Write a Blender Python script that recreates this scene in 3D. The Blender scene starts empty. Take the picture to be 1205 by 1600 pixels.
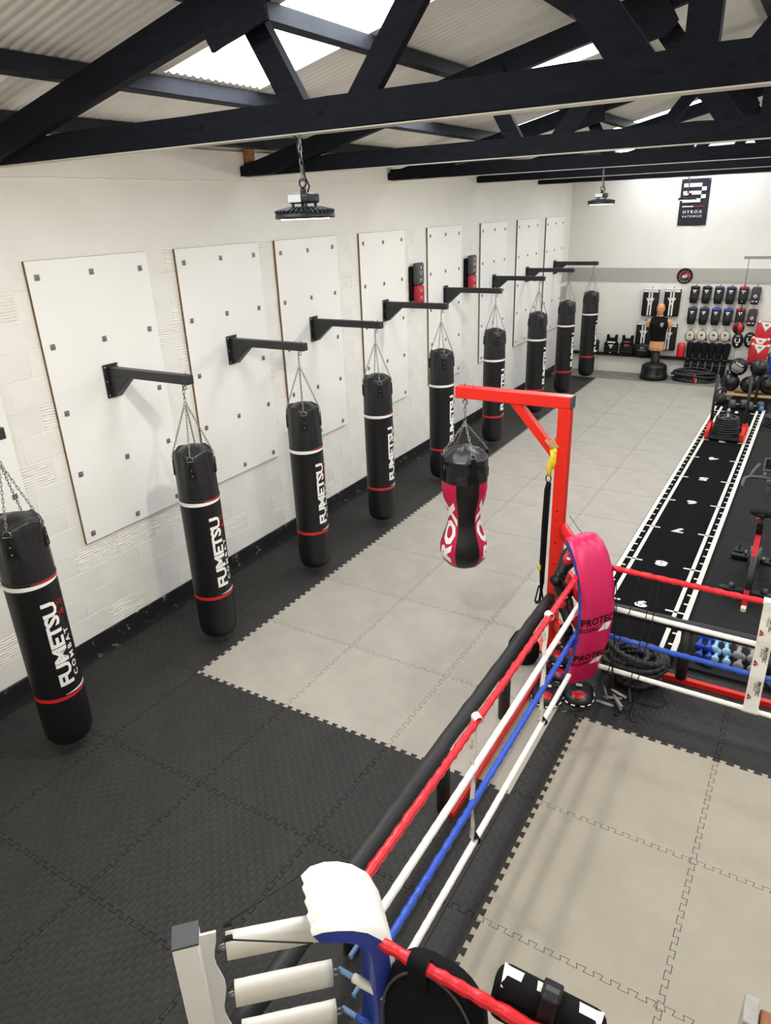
import bpy, bmesh, math, random
import numpy as np
from mathutils import Matrix, Vector

random.seed(7)
PI = math.pi
SC = bpy.context.scene
COL = SC.collection

# ------------------------------------------------------------------ camera
cam = bpy.data.cameras.new('camera')
cam.sensor_fit = 'HORIZONTAL'
cam.sensor_width = 36.0
cam.lens = 1099.8 / 1205.0 * 36.0
cam.clip_start = 0.05
cam_o = bpy.data.objects.new('camera', cam)
COL.objects.link(cam_o)
YAW, PITCH, ROLL = -0.5537, 0.4041, 0.0396
fwd = Vector((math.sin(YAW) * math.cos(PITCH), math.cos(YAW) * math.cos(PITCH), -math.sin(PITCH)))
rgt = Vector((math.cos(YAW), -math.sin(YAW), 0))
dwn = fwd.cross(rgt)
r2 = math.cos(ROLL) * rgt + math.sin(ROLL) * dwn
d2 = -math.sin(ROLL) * rgt + math.cos(ROLL) * dwn
cam_o.matrix_world = Matrix(((r2.x, -d2.x, -fwd.x, 4.2984), (r2.y, -d2.y, -fwd.y, -3.6168), (r2.z, -d2.z, -fwd.z, 3.7911), (0, 0, 0, 1)))
SC.camera = cam_o

# ------------------------------------------------------------------ world, light, exposure
world = bpy.data.worlds.new('daylight')
SC.world = world
world.use_nodes = True
bg = world.node_tree.nodes['Background']
bg.inputs[0].default_value = (0.80, 0.90, 1.0, 1)
bg.inputs[1].default_value = 1.0
LAMP_W = 125.0
SKYLIGHT_E = 9.0
SC.view_settings.view_transform = 'Standard'
SC.view_settings.look = 'None'
SC.view_settings.exposure = 0.05
SC.view_settings.gamma = 1.0
SC.view_settings.use_curve_mapping = False
SC.cycles.use_denoising = True
SC.cycles.max_bounces = 8
SC.cycles.diffuse_bounces = 5
SC.cycles.caustics_reflective = False
SC.cycles.caustics_refractive = False


def lamp_light(x, y, z, w=LAMP_W):
    """one lamp: wide glow of the lens plus its downward beam"""
    for kind, e, zz in (('POINT', w * 0.52, z), ('AREA', w * 0.145, z + 0.04)):
        l = bpy.data.lights.new('lamp_light', kind)
        if kind == 'AREA':
            l.shape = 'DISK'
            l.size = 0.25
        else:
            l.shadow_soft_size = 0.045
        l.energy = e
        l.color = (1.0, 0.935, 0.825)
        o = bpy.data.objects.new('lamp_light', l)
        o.location = (x, y, zz)
        COL.objects.link(o)


# added bare lights for assumed unseen lamps, behind the camera and right of frame
for lx, ly in ((1.82, -6.35), (5.7, -6.35), (5.7, -0.35), (5.7, 5.65), (5.7, 11.65)):
    lamp_light(lx, ly, 3.715, LAMP_W * (1.15 if lx < 3 else 0.60))


# ------------------------------------------------------------------ helpers
def lin(c):
    return tuple(((v / 255) / 12.92 if v / 255 <= 0.04045 else ((v / 255 + 0.055) / 1.055) ** 2.4) for v in c)


def mat(name, rgb, rough=0.6, metal=0.0, var=None, bump=None, spec=0.5, coat=0.0, emit=None):
    """rgb 0..255 sRGB. var=(scale, amount, stretch) colour mottling, bump=(scale, strength, distance)."""
    m = bpy.data.materials.new(name)
    m.use_nodes = True
    nt = m.node_tree
    p = nt.nodes['Principled BSDF']
    c = lin(rgb)
    p.inputs['Base Color'].default_value = (*c, 1)
    p.inputs['Roughness'].default_value = rough
    p.inputs['Metallic'].default_value = metal
    p.inputs['Specular IOR Level'].default_value = spec
    if coat:
        p.inputs['Coat Weight'].default_value = coat
    if emit:
        p.inputs['Emission Color'].default_value = (*lin(emit[0]), 1)
        p.inputs['Emission Strength'].default_value = emit[1]
    tc = nt.nodes.new('ShaderNodeTexCoord')
    if var:
        n = nt.nodes.new('ShaderNodeTexNoise')
        n.inputs['Scale'].default_value = var[0]
        n.inputs['Detail'].default_value = 6
        n.inputs['Roughness'].default_value = 0.62
        src = tc.outputs['Object']
        if len(var) > 2:
            mp = nt.nodes.new('ShaderNodeMapping')
            mp.inputs['Scale'].default_value = var[2]
            nt.links.new(src, mp.inputs[0])
            src = mp.outputs[0]
        nt.links.new(src, n.inputs['Vector'])
        r = nt.nodes.new('ShaderNodeValToRGB')
        a = var[1]
        r.color_ramp.elements[0].position = 0.3
        r.color_ramp.elements[1].position = 0.7
        r.color_ramp.elements[0].color = (*[max(0, v * (1 - a)) for v in c], 1)
        r.color_ramp.elements[1].color = (*[min(1, v * (1 + a)) for v in c], 1)
        nt.links.new(n.outputs['Fac'], r.inputs[0])
        nt.links.new(r.outputs[0], p.inputs['Base Color'])
    if bump:
        n2 = nt.nodes.new('ShaderNodeTexNoise')
        n2.inputs['Scale'].default_value = bump[0]
        n2.inputs['Detail'].default_value = 5
        nt.links.new(tc.outputs['Object'], n2.inputs['Vector'])
        b = nt.nodes.new('ShaderNodeBump')
        b.inputs['Strength'].default_value = bump[1]
        b.inputs['Distance'].default_value = bump[2] if len(bump) > 2 else 0.01
        nt.links.new(n2.outputs['Fac'], b.inputs['Height'])
        nt.links.new(b.outputs[0], p.inputs['Normal'])
    return m


class B:
    """collects vertices and faces of one mesh"""

    def __init__(s):
        s.v, s.f, s.sm, s.mi = [], [], [], []
        s.cut = []

    def add(s, vs, fs, smooth=True, M=None, mi=0):
        n = len(s.v)
        s.cut.append((n, len(s.f)))
        for v in vs:
            s.v.append(tuple(M @ Vector(v)) if M else tuple(v))
        for f in fs:
            s.f.append([i + n for i in f])
            s.sm.append(smooth)
            s.mi.append(mi)
        return s

    def box(s, c, d, M=None, mi=0):
        x, y, z = c
        a, b, e = d[0] / 2, d[1] / 2, d[2] / 2
        vs = [(x + i * a, y + j * b, z + k * e) for i in (-1, 1) for j in (-1, 1) for k in (-1, 1)]
        return s.add(vs, [(0, 1, 3, 2), (4, 6, 7, 5), (0, 4, 5, 1), (2, 3, 7, 6), (0, 2, 6, 4), (1, 5, 7, 3)], False, M, mi)

    def rbox(s, c, d, r=0.01, seg=2, M=None, mi=0, bend=None):
        bm = bmesh.new()
        bmesh.ops.create_cube(bm, size=1)
        for v in bm.verts:
            v.co = Vector((v.co.x * d[0], v.co.y * d[1], v.co.z * d[2]))
        bmesh.ops.bevel(bm, geom=bm.edges[:], offset=min(r, min(d) * 0.49), segments=seg, profile=0.5, affect='EDGES')
        bm.verts.ensure_lookup_table()
        bm.verts.index_update()
        vs = [Vector(c) + v.co for v in bm.verts]
        fs = [[v.index for v in f.verts] for f in bm.faces]
        soft = r > 0.22 * min(d) and min(d) > 0.03
        fl = [soft or max(abs(c) for c in f.normal) < 0.999 for f in bm.faces]
        bm.free()
        s.add(vs, fs, True, M, mi)
        s.sm[-len(fl):] = fl
        return s

    def tube(s, pts, r, n=8, closed=False, caps=True, M=None, mi=0, smooth=True):
        P = [Vector(p) for p in pts]
        m = len(P)
        rs = r if isinstance(r, (list, tuple)) else [r] * m
        T = []
        for i in range(m):
            a = P[(i - 1) % m] if (closed or i > 0) else P[i]
            b = P[(i + 1) % m] if (closed or i < m - 1) else P[i]
            t = (b - a)
            T.append(t.normalized() if t.length > 1e-9 else Vector((0, 0, 1)))
        u = T[0].cross(Vector((0, 0, 1)))
        if u.length < 1e-3:
            u = T[0].cross(Vector((1, 0, 0)))
        u.normalize()
        vs, fs = [], []
        for i in range(m):
            u = (u - T[i] * u.dot(T[i])).normalized()
            w = T[i].cross(u)
            for k in range(n):
                a = 2 * PI * k / n
                vs.append(P[i] + (u * math.cos(a) + w * math.sin(a)) * rs[i])
        for i in range(m if closed else m - 1):
            j = (i + 1) % m
            for k in range(n):
                l = (k + 1) % n
                fs.append((i * n + k, i * n + l, j * n + l, j * n + k))
        k = len(fs)
        if caps and not closed:
            fs += [tuple(range(n - 1, -1, -1)), tuple(range((m - 1) * n, m * n))]
        s.add(vs, fs, smooth, M, mi)
        for q in range(len(fs) - k):
            s.sm[-1 - q] = False
        return s

    def lathe(s, prof, n=24, M=None, mi=0, smooth=True, arc=None):
        a0, a1 = arc if arc else (0, 2 * PI)
        full = arc is None
        cols = n if full else n + 1
        vs, fs = [], []
        for r, z in prof:
            for k in range(cols):
                a = a0 + (a1 - a0) * k / n
                vs.append((r * math.cos(a), r * math.sin(a), z))
        for i in range(len(prof) - 1):
            for k in range(n):
                l = (k + 1) % cols
                fs.append((i * cols + k, i * cols + l, (i + 1) * cols + l, (i + 1) * cols + k))
        return s.add(vs, fs, smooth, M, mi)

    def torus(s, c, R, r, ax='z', n=16, m=8, M=None, mi=0, sx=1.0, sy=1.0):
        pts = []
        for k in range(n):
            a = 2 * PI * k / n
            p, q = R * sx * math.cos(a), R * sy * math.sin(a)
            o = {'z': (p, q, 0), 'x': (0, p, q), 'y': (p, 0, q)}[ax]
            pts.append(tuple(c[i] + o[i] for i in range(3)))
        return s.tube(pts, r, m, True, False, M, mi)

    def ell(s, c, d, n=16, m=10, M=None, mi=0):
        vs, fs = [], []
        for i in range(m + 1):
            t = PI * i / m
            for k in range(n):
                a = 2 * PI * k / n
                vs.append((c[0] + d[0] * math.sin(t) * math.cos(a), c[1] + d[1] * math.sin(t) * math.sin(a), c[2] + d[2] * math.cos(t)))
        for i in range(m):
            for k in range(n):
                l = (k + 1) % n
                fs.append((i * n + k, (i + 1) * n + k, (i + 1) * n + l, i * n + l))
        return s.add(vs, fs, True, M, mi)

    def prism(s, poly, h, M=None, mi=0):
        """2D polygon (ccw) in XY from z=0 to z=h"""
        n = len(poly)
        vs = [(x, y, 0) for x, y in poly] + [(x, y, h) for x, y in poly]
        fs = [tuple(range(n - 1, -1, -1)), tuple(range(n, 2 * n))] + [(i, (i + 1) % n, (i + 1) % n + n, i + n) for i in range(n)]
        return s.add(vs, fs, False, M, mi)

    def loft(s, rings, n=20, M=None, mi=0, e=2.0):
        """rings of (z, rx, ry, cx, cy) superellipse sections"""
        vs, fs = [], []
        for z, rx, ry, cx, cy in rings:
            for k in range(n):
                a = 2 * PI * k / n
                ca, sa = math.cos(a), math.sin(a)
                vs.append((cx + rx * math.copysign(abs(ca) ** (2 / e), ca), cy + ry * math.copysign(abs(sa) ** (2 / e), sa), z))
        for i in range(len(rings) - 1):
            for k in range(n):
                l = (k + 1) % n
                fs.append((i * n + k, i * n + l, (i + 1) * n + l, (i + 1) * n + k))
        fs.append(tuple(range(n - 1, -1, -1)))
        fs.append(tuple((len(rings) - 1) * n + k for k in range(n)))
        return s.add(vs, fs, True, M, mi)

    def text(s, t, size=0.1, M=None, th=0.001, bold=0.0, sx=1.0, sp=1.0, mi=0):
        for v, f in [text_mesh(t, size, bold, sx, sp)]:
            n = len(v)
            vs = [(x, y, 0) for x, y in v] + [(x, y, th) for x, y in v]
            fs = [tuple(i + n for i in q) for q in f]
            s.add(vs, fs, False, M, mi)
        return s

    def mesh(s, name, mats):
        me = bpy.data.meshes.new(name)
        me.from_pydata(s.v, [], s.f)
        me.polygons.foreach_set('use_smooth', s.sm)
        if any(s.mi):
            me.polygons.foreach_set('material_index', s.mi)
        for m in (mats if isinstance(mats, (list, tuple)) else [mats]):
            me.materials.append(m)
        me.update()
        return me

    def build_each(s, name, mats, parent=None):
        """every piece added becomes an object of its own"""
        out = []
        ends = s.cut[1:] + [(len(s.v), len(s.f))]
        for (v0, f0), (v1, f1) in zip(s.cut, ends):
            q = B()
            q.add(s.v[v0:v1], [[i - v0 for i in f] for f in s.f[f0:f1]])
            q.sm = s.sm[f0:f1]
            out.append(q.build(name, mats, parent))
        return out

    def build(s, name, mats, parent=None, loc=None, rot=None, sub=0, label=None):
        o = bpy.data.objects.new(name, s.mesh(name, mats))
        COL.objects.link(o)
        if parent:
            o.parent = parent
        if loc:
            o.location = loc
        if rot:
            o.rotation_euler = rot
        if sub:
            d = o.modifiers.new('s', 'SUBSURF')
            d.levels = d.render_levels = sub
        if label:
            o['label'] = label
        return o


_TXT = {}


def text_mesh(t, size, bold=0.0, sx=1.0, sp=1.0):
    """centred 2D triangles of a line of text, cap height about size"""
    key = (t, bold, sp)
    if key not in _TXT:
        cu = bpy.data.curves.new('lettering', 'FONT')
        cu.body = t
        cu.size = 1.0
        cu.offset = bold
        cu.space_character = sp
        cu.resolution_u = 2
        ob = bpy.data.objects.new('lettering', cu)
        COL.objects.link(ob)
        dg = bpy.context.evaluated_depsgraph_get()
        dg.update()
        me = bpy.data.meshes.new_from_object(ob.evaluated_get(dg))
        v = [(p.co.x, p.co.y) for p in me.vertices]
        f = [tuple(p.vertices) for p in me.polygons]
        bpy.data.objects.remove(ob)
        bpy.data.curves.remove(cu)
        bpy.data.meshes.remove(me)
        x0, x1 = min(p[0] for p in v), max(p[0] for p in v)
        y0, y1 = min(p[1] for p in v), max(p[1] for p in v)
        h = max(y1 - y0, 1e-6)
        _TXT[key] = ([((x - (x0 + x1) / 2) / h, (y - (y0 + y1) / 2) / h) for x, y in v], f)
    v, f = _TXT[key]
    return [(x * size * sx, y * size) for x, y in v], f


def split_mesh(v, f, axis, step):
    """cut 2D triangles along lines so they can be wrapped on a curve"""
    bm = bmesh.new()
    bv = [bm.verts.new((x, y, 0)) for x, y in v]
    for q in f:
        try:
            bm.faces.new([bv[i] for i in q])
        except ValueError:
            pass
    lo = min(p[axis] for p in v)
    hi = max(p[axis] for p in v)
    k = lo + step
    no = (1, 0, 0) if axis == 0 else (0, 1, 0)
    while k < hi:
        co = (k, 0, 0) if axis == 0 else (0, k, 0)
        bmesh.ops.bisect_plane(bm, geom=bm.verts[:] + bm.edges[:] + bm.faces[:], plane_co=co, plane_no=no)
        k += step
    bm.verts.index_update()
    bm.faces.ensure_lookup_table()
    V = [(p.co.x, p.co.y) for p in bm.verts]
    F = [tuple(p.index for p in q.verts) for q in bm.faces]
    bm.free()
    return V, F


def frame(loc, x, y):
    """matrix whose local x, y axes are the given directions"""
    X = Vector(x).normalized()
    Z = X.cross(Vector(y)).normalized()
    Y = Z.cross(X)
    return Matrix(((X.x, Y.x, Z.x, loc[0]), (X.y, Y.y, Z.y, loc[1]), (X.z, Y.z, Z.z, loc[2]), (0, 0, 0, 1)))


def tag(o, label, cat, group=None):
    o['label'] = label
    o['category'] = cat
    if group:
        o['group'] = group
    return o


def thing(name, label, cat, loc=(0, 0, 0), rz=0.0, group=None, rot=None):
    o = bpy.data.objects.new(name, None)
    o.empty_display_size = 0.1
    COL.objects.link(o)
    o.location = loc
    o.rotation_euler = rot if rot else (0, 0, rz)
    return tag(o, label, cat, group)


def structure(o):
    o['kind'] = 'structure'
    return o


def dup(root, loc=None, rz=None, label=None):
    r = root.copy()
    COL.objects.link(r)
    if loc is not None:
        r.location = loc
    if rz is not None:
        r.rotation_euler = (0, 0, rz)
    if label:
        r['label'] = label
    for ch in KIDS.get(root.name, []) or list(root.children):
        c = ch.copy()
        COL.objects.link(c)
        c.parent = r
        for g in list(ch.children):
            d = g.copy()
            COL.objects.link(d)
            d.parent = c
    return r


KIDS = {}


def seg(a, b, w, h, up=(0, 0, 1)):
    """B.box matrix: a bar from a to b, w wide, h high (used with box((.5,0,0),(1,1,1)))"""
    a, b = Vector(a), Vector(b)
    X = b - a
    Yv = Vector(up).cross(X).normalized()
    Zv = X.normalized().cross(Yv)
    return Matrix(((X.x, Yv.x * w, Zv.x * h, a.x), (X.y, Yv.y * w, Zv.y * h, a.y), (X.z, Yv.z * w, Zv.z * h, a.z), (0, 0, 0, 1)))


def bar(bb, a, b, w, h, up=(0, 0, 1)):
    return bb.box((0.5, 0, 0), (1, 1, 1), seg(a, b, w, h, up))


def chain(bb, a, b, link=0.036, r=0.0026, w=0.011, n=10, m=4):
    """alternating links from a to b"""
    a, b = Vector(a), Vector(b)
    L = (b - a).length
    k = max(1, int(round(L / (link * 0.78))))
    d = (b - a).normalized()
    u = d.cross(Vector((0.31, 0.95, 0.1))).normalized()
    w2 = d.cross(u)
    for i in range(k):
        c = a + d * (L * (i + 0.5) / k)
        s = u if i % 2 else w2
        pts = []
        for j in range(n):
            t = 2 * PI * j / n
            cx = math.cos(t) * w * 0.62
            cy = math.sin(t)
            cy = math.copysign(min(1.0, abs(cy) * 1.25), cy) * link * 0.5
            pts.append(c + s * cx + d * cy)
        bb.tube(pts, r, m, True, False)
    return bb
# ------------------------------------------------------------------ materials
M = {}
M['tile_grey'] = mat('grey_mat', (160, 154, 142), 0.6, var=(3.0, 0.09), spec=0.3)
M['tile_dark'] = mat('black_mat', (46, 45, 43), 0.62, var=(4.0, 0.14), spec=0.25)
M['tile_ring'] = mat('ring_mat', (156, 148, 131), 0.6, var=(2.5, 0.08), spec=0.3)
M['rubber'] = mat('black_rubber', (38, 38, 37), 0.85, var=(60.0, 0.25), spec=0.1)
M['concrete'] = mat('concrete', (118, 114, 104), 0.85, var=(6.0, 0.25), bump=(30, 0.3))
M['slab'] = mat('dark_slab', (15, 15, 14), 0.9, var=(30.0, 0.5))
M['turf'] = mat('black_turf', (25, 25, 26), 0.95, var=(160.0, 0.7), bump=(300, 0.6), spec=0.03)
M['white_turf'] = mat('white_turf', (226, 222, 208), 0.95, var=(160.0, 0.10), bump=(300, 0.5), spec=0.1)
M['paint_white'] = mat('white_wall_paint', (230, 227, 218), 0.8, var=(1.6, 0.035), bump=(26, 0.35, 0.006), spec=0.25)
M['board_white'] = mat('white_board', (238, 236, 229), 0.55, var=(1.2, 0.02), spec=0.3)
M['board_edge'] = mat('plywood_edge', (120, 94, 58), 0.8, var=(40, 0.3))
M['band_grey'] = mat('grey_band_paint', (172, 169, 160), 0.75, var=(2, 0.04))
M['timber_black'] = mat('black_painted_timber', (19, 21, 27), 0.6, var=(9.0, 0.4, (1, 1, 5)), bump=(40, 0.6, 0.004), spec=0.10)
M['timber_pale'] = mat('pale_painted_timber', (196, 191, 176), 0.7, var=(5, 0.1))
M['purlin'] = mat('dark_purlin', (34, 36, 42), 0.6, var=(8.0, 0.3), bump=(40, 0.3, 0.003), spec=0.2)
M['sheet'] = mat('roof_sheet_paint', (236, 233, 226), 0.7, var=(2.0, 0.08), spec=0.2)
M['black_steel'] = mat('black_powder_coat', (34, 35, 37), 0.42, var=(12, 0.1), spec=0.5)
M['steel'] = mat('zinc_steel', (150, 150, 148), 0.35, 0.9)
M['chain'] = mat('chain_steel', (148, 146, 140), 0.32, 0.85)
M['washer'] = mat('zinc_washer', (128, 128, 126), 0.45, 0.55, var=(60, 0.4))
M['bag_black'] = mat('black_bag_leather', (17, 17, 19), 0.42, bump=(90, 0.12, 0.002), spec=0.4)
M['bag_top'] = mat('black_bag_top', (27, 27, 28), 0.36, bump=(14, 0.35, 0.012), spec=0.5)
M['white_print'] = mat('white_print', (236, 234, 228), 0.5)
M['red_print'] = mat('red_print', (196, 30, 34), 0.5)
M['red_dull'] = mat('dull_red_print', (150, 26, 30), 0.5)
M['red_steel'] = mat('red_powder_coat', (214, 34, 18), 0.4, var=(3, 0.06), spec=0.5)
M['red_vinyl'] = mat('red_vinyl', (214, 28, 40), 0.33, bump=(38, 0.5, 0.008), spec=0.5)
M['white_vinyl'] = mat('white_vinyl', (234, 230, 220), 0.42, bump=(14, 0.25, 0.008), spec=0.45)
M['blue_vinyl'] = mat('blue_vinyl', (34, 76, 176), 0.35, bump=(40, 0.4, 0.006), spec=0.5)
M['pad_white'] = mat('white_pad_vinyl', (238, 235, 226), 0.42, bump=(7, 0.30, 0.02), spec=0.4)
M['pad_pink'] = mat('pink_pad_vinyl', (200, 20, 84), 0.38, bump=(6, 0.22, 0.02), spec=0.5)
M['pad_blue'] = mat('dark_blue_pad_vinyl', (28, 54, 150), 0.4, bump=(20, 0.4, 0.01), spec=0.45)
M['bag_pink'] = mat('pink_bag_leather', (186, 16, 66), 0.4, bump=(60, 0.1, 0.002), spec=0.5)
M['foam_black'] = mat('black_foam_tube', (38, 38, 38), 0.55, var=(6, 0.15), bump=(60, 0.15, 0.002), spec=0.4)
M['cord_black'] = mat('black_cord', (16, 16, 17), 0.7)
M['fabric_black'] = mat('black_fabric', (14, 14, 15), 0.85, bump=(200, 0.3, 0.002), spec=0.2)
M['black'] = mat('satin_black', (17, 17, 18), 0.45, spec=0.35)
M['black_matt'] = mat('matt_black', (18, 18, 18), 0.8, spec=0.2)
M['dark_grey'] = mat('dark_grey_plastic', (66, 67, 68), 0.5)
M['grey'] = mat('grey_plastic', (140, 140, 137), 0.5)
M['white'] = mat('white_plastic', (232, 230, 224), 0.45)
M['cream'] = mat('cream_leather', (220, 210, 188), 0.5)
M['red'] = mat('red_leather', (190, 22, 30), 0.4)
M['crimson'] = mat('crimson_cloth', (168, 24, 38), 0.55)
M['yellow'] = mat('yellow_webbing', (226, 196, 36), 0.7)
M['brown_web'] = mat('tan_webbing', (176, 138, 92), 0.8)
M['blue'] = mat('royal_blue', (32, 70, 168), 0.45)
M['navy'] = mat('navy_leather', (32, 46, 86), 0.45)
M['light_blue'] = mat('pale_blue_vinyl', (150, 192, 222), 0.45)
M['rope_blue'] = mat('pale_blue_rope', (120, 152, 190), 0.8, bump=(120, 0.5, 0.004))
M['skin'] = mat('tan_rubber_skin', (210, 152, 104), 0.55, var=(8, 0.06))
M['wood'] = mat('brown_timber', (150, 94, 56), 0.7, var=(6, 0.3, (6, 1, 6)))
M['wood_pale'] = mat('pale_timber', (206, 164, 110), 0.7, var=(6, 0.2, (6, 1, 6)))
M['timber_grey'] = mat('weathered_grey_timber', (158, 154, 146), 0.8, var=(14, 0.2), bump=(30, 0.4, 0.003))
M['iron'] = mat('cast_iron', (38, 39, 40), 0.5, 0.2, bump=(80, 0.2, 0.002))
M['rope_black'] = mat('black_battle_rope', (34, 34, 35), 0.5, bump=(60, 0.6, 0.006), spec=0.5)
M['screen'] = mat('dark_screen', (14, 15, 18), 0.15)
M['lens'] = mat('lit_lamp_lens', (255, 240, 200), 0.4, emit=((255, 236, 190), 9.0))
M['skylight'] = mat('translucent_skylight', (235, 240, 245), 0.5, emit=((236, 243, 255), SKYLIGHT_E))


def weave(m, scale, strength):
    """basket-weave relief of the mats: small alternating raised rectangles"""
    nt = m.node_tree
    p = nt.nodes['Principled BSDF']
    geo = nt.nodes.new('ShaderNodeNewGeometry')
    sep = nt.nodes.new('ShaderNodeSeparateXYZ')
    nt.links.new(geo.outputs['Position'], sep.inputs[0])

    def math_(op, a, b=None):
        n = nt.nodes.new('ShaderNodeMath')
        n.operation = op
        for i, v in enumerate((a, b)):
            if v is None:
                continue
            if isinstance(v, (int, float)):
                n.inputs[i].default_value = v
            else:
                nt.links.new(v, n.inputs[i])
        return n.outputs[0]
    x = math_('MULTIPLY', sep.outputs[0], scale)
    y = math_('MULTIPLY', sep.outputs[1], scale)
    ck = math_('MODULO', math_('ADD', math_('ADD', math_('FLOOR', x), math_('FLOOR', y)), 2000), 2.0)
    fx = math_('FRACT', x)
    fy = math_('FRACT', y)
    hx = math_('SINE', math_('MULTIPLY', fx, PI))
    hy = math_('SINE', math_('MULTIPLY', fy, PI))
    mix = nt.nodes.new('ShaderNodeMix')
    nt.links.new(ck, mix.inputs[0])
    nt.links.new(hx, mix.inputs[2])
    nt.links.new(hy, mix.inputs[3])
    b = nt.nodes.new('ShaderNodeBump')
    b.inputs['Strength'].default_value = strength
    b.inputs['Distance'].default_value = 0.008
    nt.links.new(mix.outputs[0], b.inputs['Height'])
    nt.links.new(b.outputs[0], p.inputs['Normal'])


weave(M['tile_dark'], 26.0, 0.45)
weave(M['tile_grey'], 28.0, 0.05)
weave(M['tile_ring'], 28.0, 0.05)

# chipped black paint along the foot of the wall
bm_ = mat('chipped_black_paint', (20, 20, 21), 0.6)
nt = bm_.node_tree
tc_ = nt.nodes.new('ShaderNodeTexCoord')
n_ = nt.nodes.new('ShaderNodeTexNoise')
n_.inputs['Scale'].default_value = 11
n_.inputs['Detail'].default_value = 9
n_.inputs['Roughness'].default_value = 0.75
r_ = nt.nodes.new('ShaderNodeValToRGB')
r_.color_ramp.elements[0].position = 0.60
r_.color_ramp.elements[0].color = (0.006, 0.006, 0.007, 1)
r_.color_ramp.elements[1].position = 0.66
r_.color_ramp.elements[1].color = (0.42, 0.38, 0.30, 1)
nt.links.new(tc_.outputs['Object'], n_.inputs['Vector'])
nt.links.new(n_.outputs['Fac'], r_.inputs[0])
nt.links.new(r_.outputs[0], nt.nodes['Principled BSDF'].inputs['Base Color'])
M['skirt'] = bm_

# ------------------------------------------------------------------ floor and mats
XW, YB = -1.13, 13.92
XR, YF = 8.65, -7.0
WALL_H = 4.38
SL = 0.2286


def roof_z(x):
    xx = x if x < 3.74 else 7.48 - x
    return 4.55 + SL * (xx + 0.543)


floor = structure(B().box(((XW + XR) / 2, (YF + YB) / 2, -0.07), (XR - XW + 0.6, YB - YF + 0.6, 0.1)).build('floor', M['slab']))
TA, TN = 0.0145, 11


def edge_profile():
    p = 1.0 / TN
    out = []
    for i in range(TN):
        s = i * p
        out += [(s + 0.31 * p, -TA), (s + 0.22 * p, TA), (s + 0.78 * p, TA), (s + 0.69 * p, -TA)]
    return out


def tile_bm(w=1.0, l=1.0, right=True, top=True, left=True, bottom=True, th=0.0195):
    """interlocking mat tile, lower left corner at the origin; straight sides where asked"""
    E = [q for q in edge_profile()]
    A = -TA
    pw = [(s * 1.0, o) for s, o in E if s < w - 0.01]
    pl = [(s * 1.0, o) for s, o in E if s < l - 0.01]
    x0 = A if left else 0.0
    x1 = w + A if right else w
    y0 = A if bottom else 0.0
    y1 = l + A if top else l
    pts = [(x0, y0)]
    if bottom:
        pts += [(s, o) for s, o in pw]
    pts.append((x1, y0))
    if right:
        pts += [(w + o, s) for s, o in pl]
    pts.append((x1, y1))
    if top:
        pts += [(s, l + o) for s, o in reversed(pw)]
    pts.append((x0, y1))
    if left:
        pts += [(o, s) for s, o in reversed(pl)]
    g = 0.0017                                         # every joint stays open by twice this
    out = []
    n = len(pts)
    for i in range(n):
        a, p, c = (Vector(pts[i - 1]), Vector(pts[i]), Vector(pts[(i + 1) % n]))
        d1, d2 = (p - a).normalized(), (c - p).normalized()
        n1, n2 = Vector((-d1.y, d1.x)), Vector((-d2.y, d2.x))
        m = (n1 + n2)
        m = m / max(m.dot(n1), 0.25)
        out.append(tuple(p + m * g))
    pts = out
    return B().prism(pts, th)


TM = {}


def tile(x, y, m, key, z=-0.0195, **kw):
    k = (m, key)
    if k not in TM:
        TM[k] = tile_bm(**kw).mesh('mat_tile', M[m])
    o = bpy.data.objects.new('mat_tile', TM[k])
    COL.objects.link(o)
    o.parent = floor
    o.location = (x, y, z)
    return o


for j in range(-5, 14):
    if j < 13:
        tile(-1, j, 'tile_dark', 'l', left=False, top=(j < 12))
for i in range(3):
    for j in range(-5, 0):
        tile(i, j, 'tile_dark', 'r' if i == 2 else 'f', right=(i < 2))
    for j in range(0, 13):
        st = (i == 2)
        en = (j == 12)
        tile(i, j, 'tile_grey', ('r' if st else 'f') + ('e' if en else ''), right=not st, top=not en)
tile(0, -5, 'tile_dark', 'f') if False else None
for j in range(-4, 1):                                  # black border strip of the ring
    tile(3.0, 0.02 + j, 'tile_dark', 'strip', w=0.2, left=False)
for j in range(1, 2):
    tile(3.0, 0.02 + j, 'tile_dark', 'strip2', w=0.2, left=False, top=False)
for i in range(5):
    for j in range(-4, 1):
        tile(3.2 + i, 0.02 + j, 'tile_ring', 'f')
    tile(3.2 + i, 1.02, 'tile_dark', 't', top=False)
# raised black rubber flooring of the fitness area
RT = B().rbox((0, 0, 0), (0.997, 0.997, 0.025), 0.003, 1).mesh('rubber_tile', M['rubber'])
for i in range(5):
    for j in range(11):
        o = bpy.data.objects.new('rubber_tile', RT)
        COL.objects.link(o)
        o.parent = floor
        o.location = (4.225 + i, 2.60 + j, -0.003)
# concrete beside the mats: along the back wall and the gritty gap at the left wall
B().box(((XW + XR) / 2, 13.48, -0.011), (XR - XW, 0.94, 0.02)).build('concrete_strip', M['concrete'], floor)
B().box((-1.065, 4.0, -0.013), (0.13, 20, 0.016)).build('gritty_edge', M['skirt'], floor)
B().box((3.35, 7.55, -0.017), (0.7, 11.0, 0.012)).build('under_track_strip', M['slab'], floor)

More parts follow.
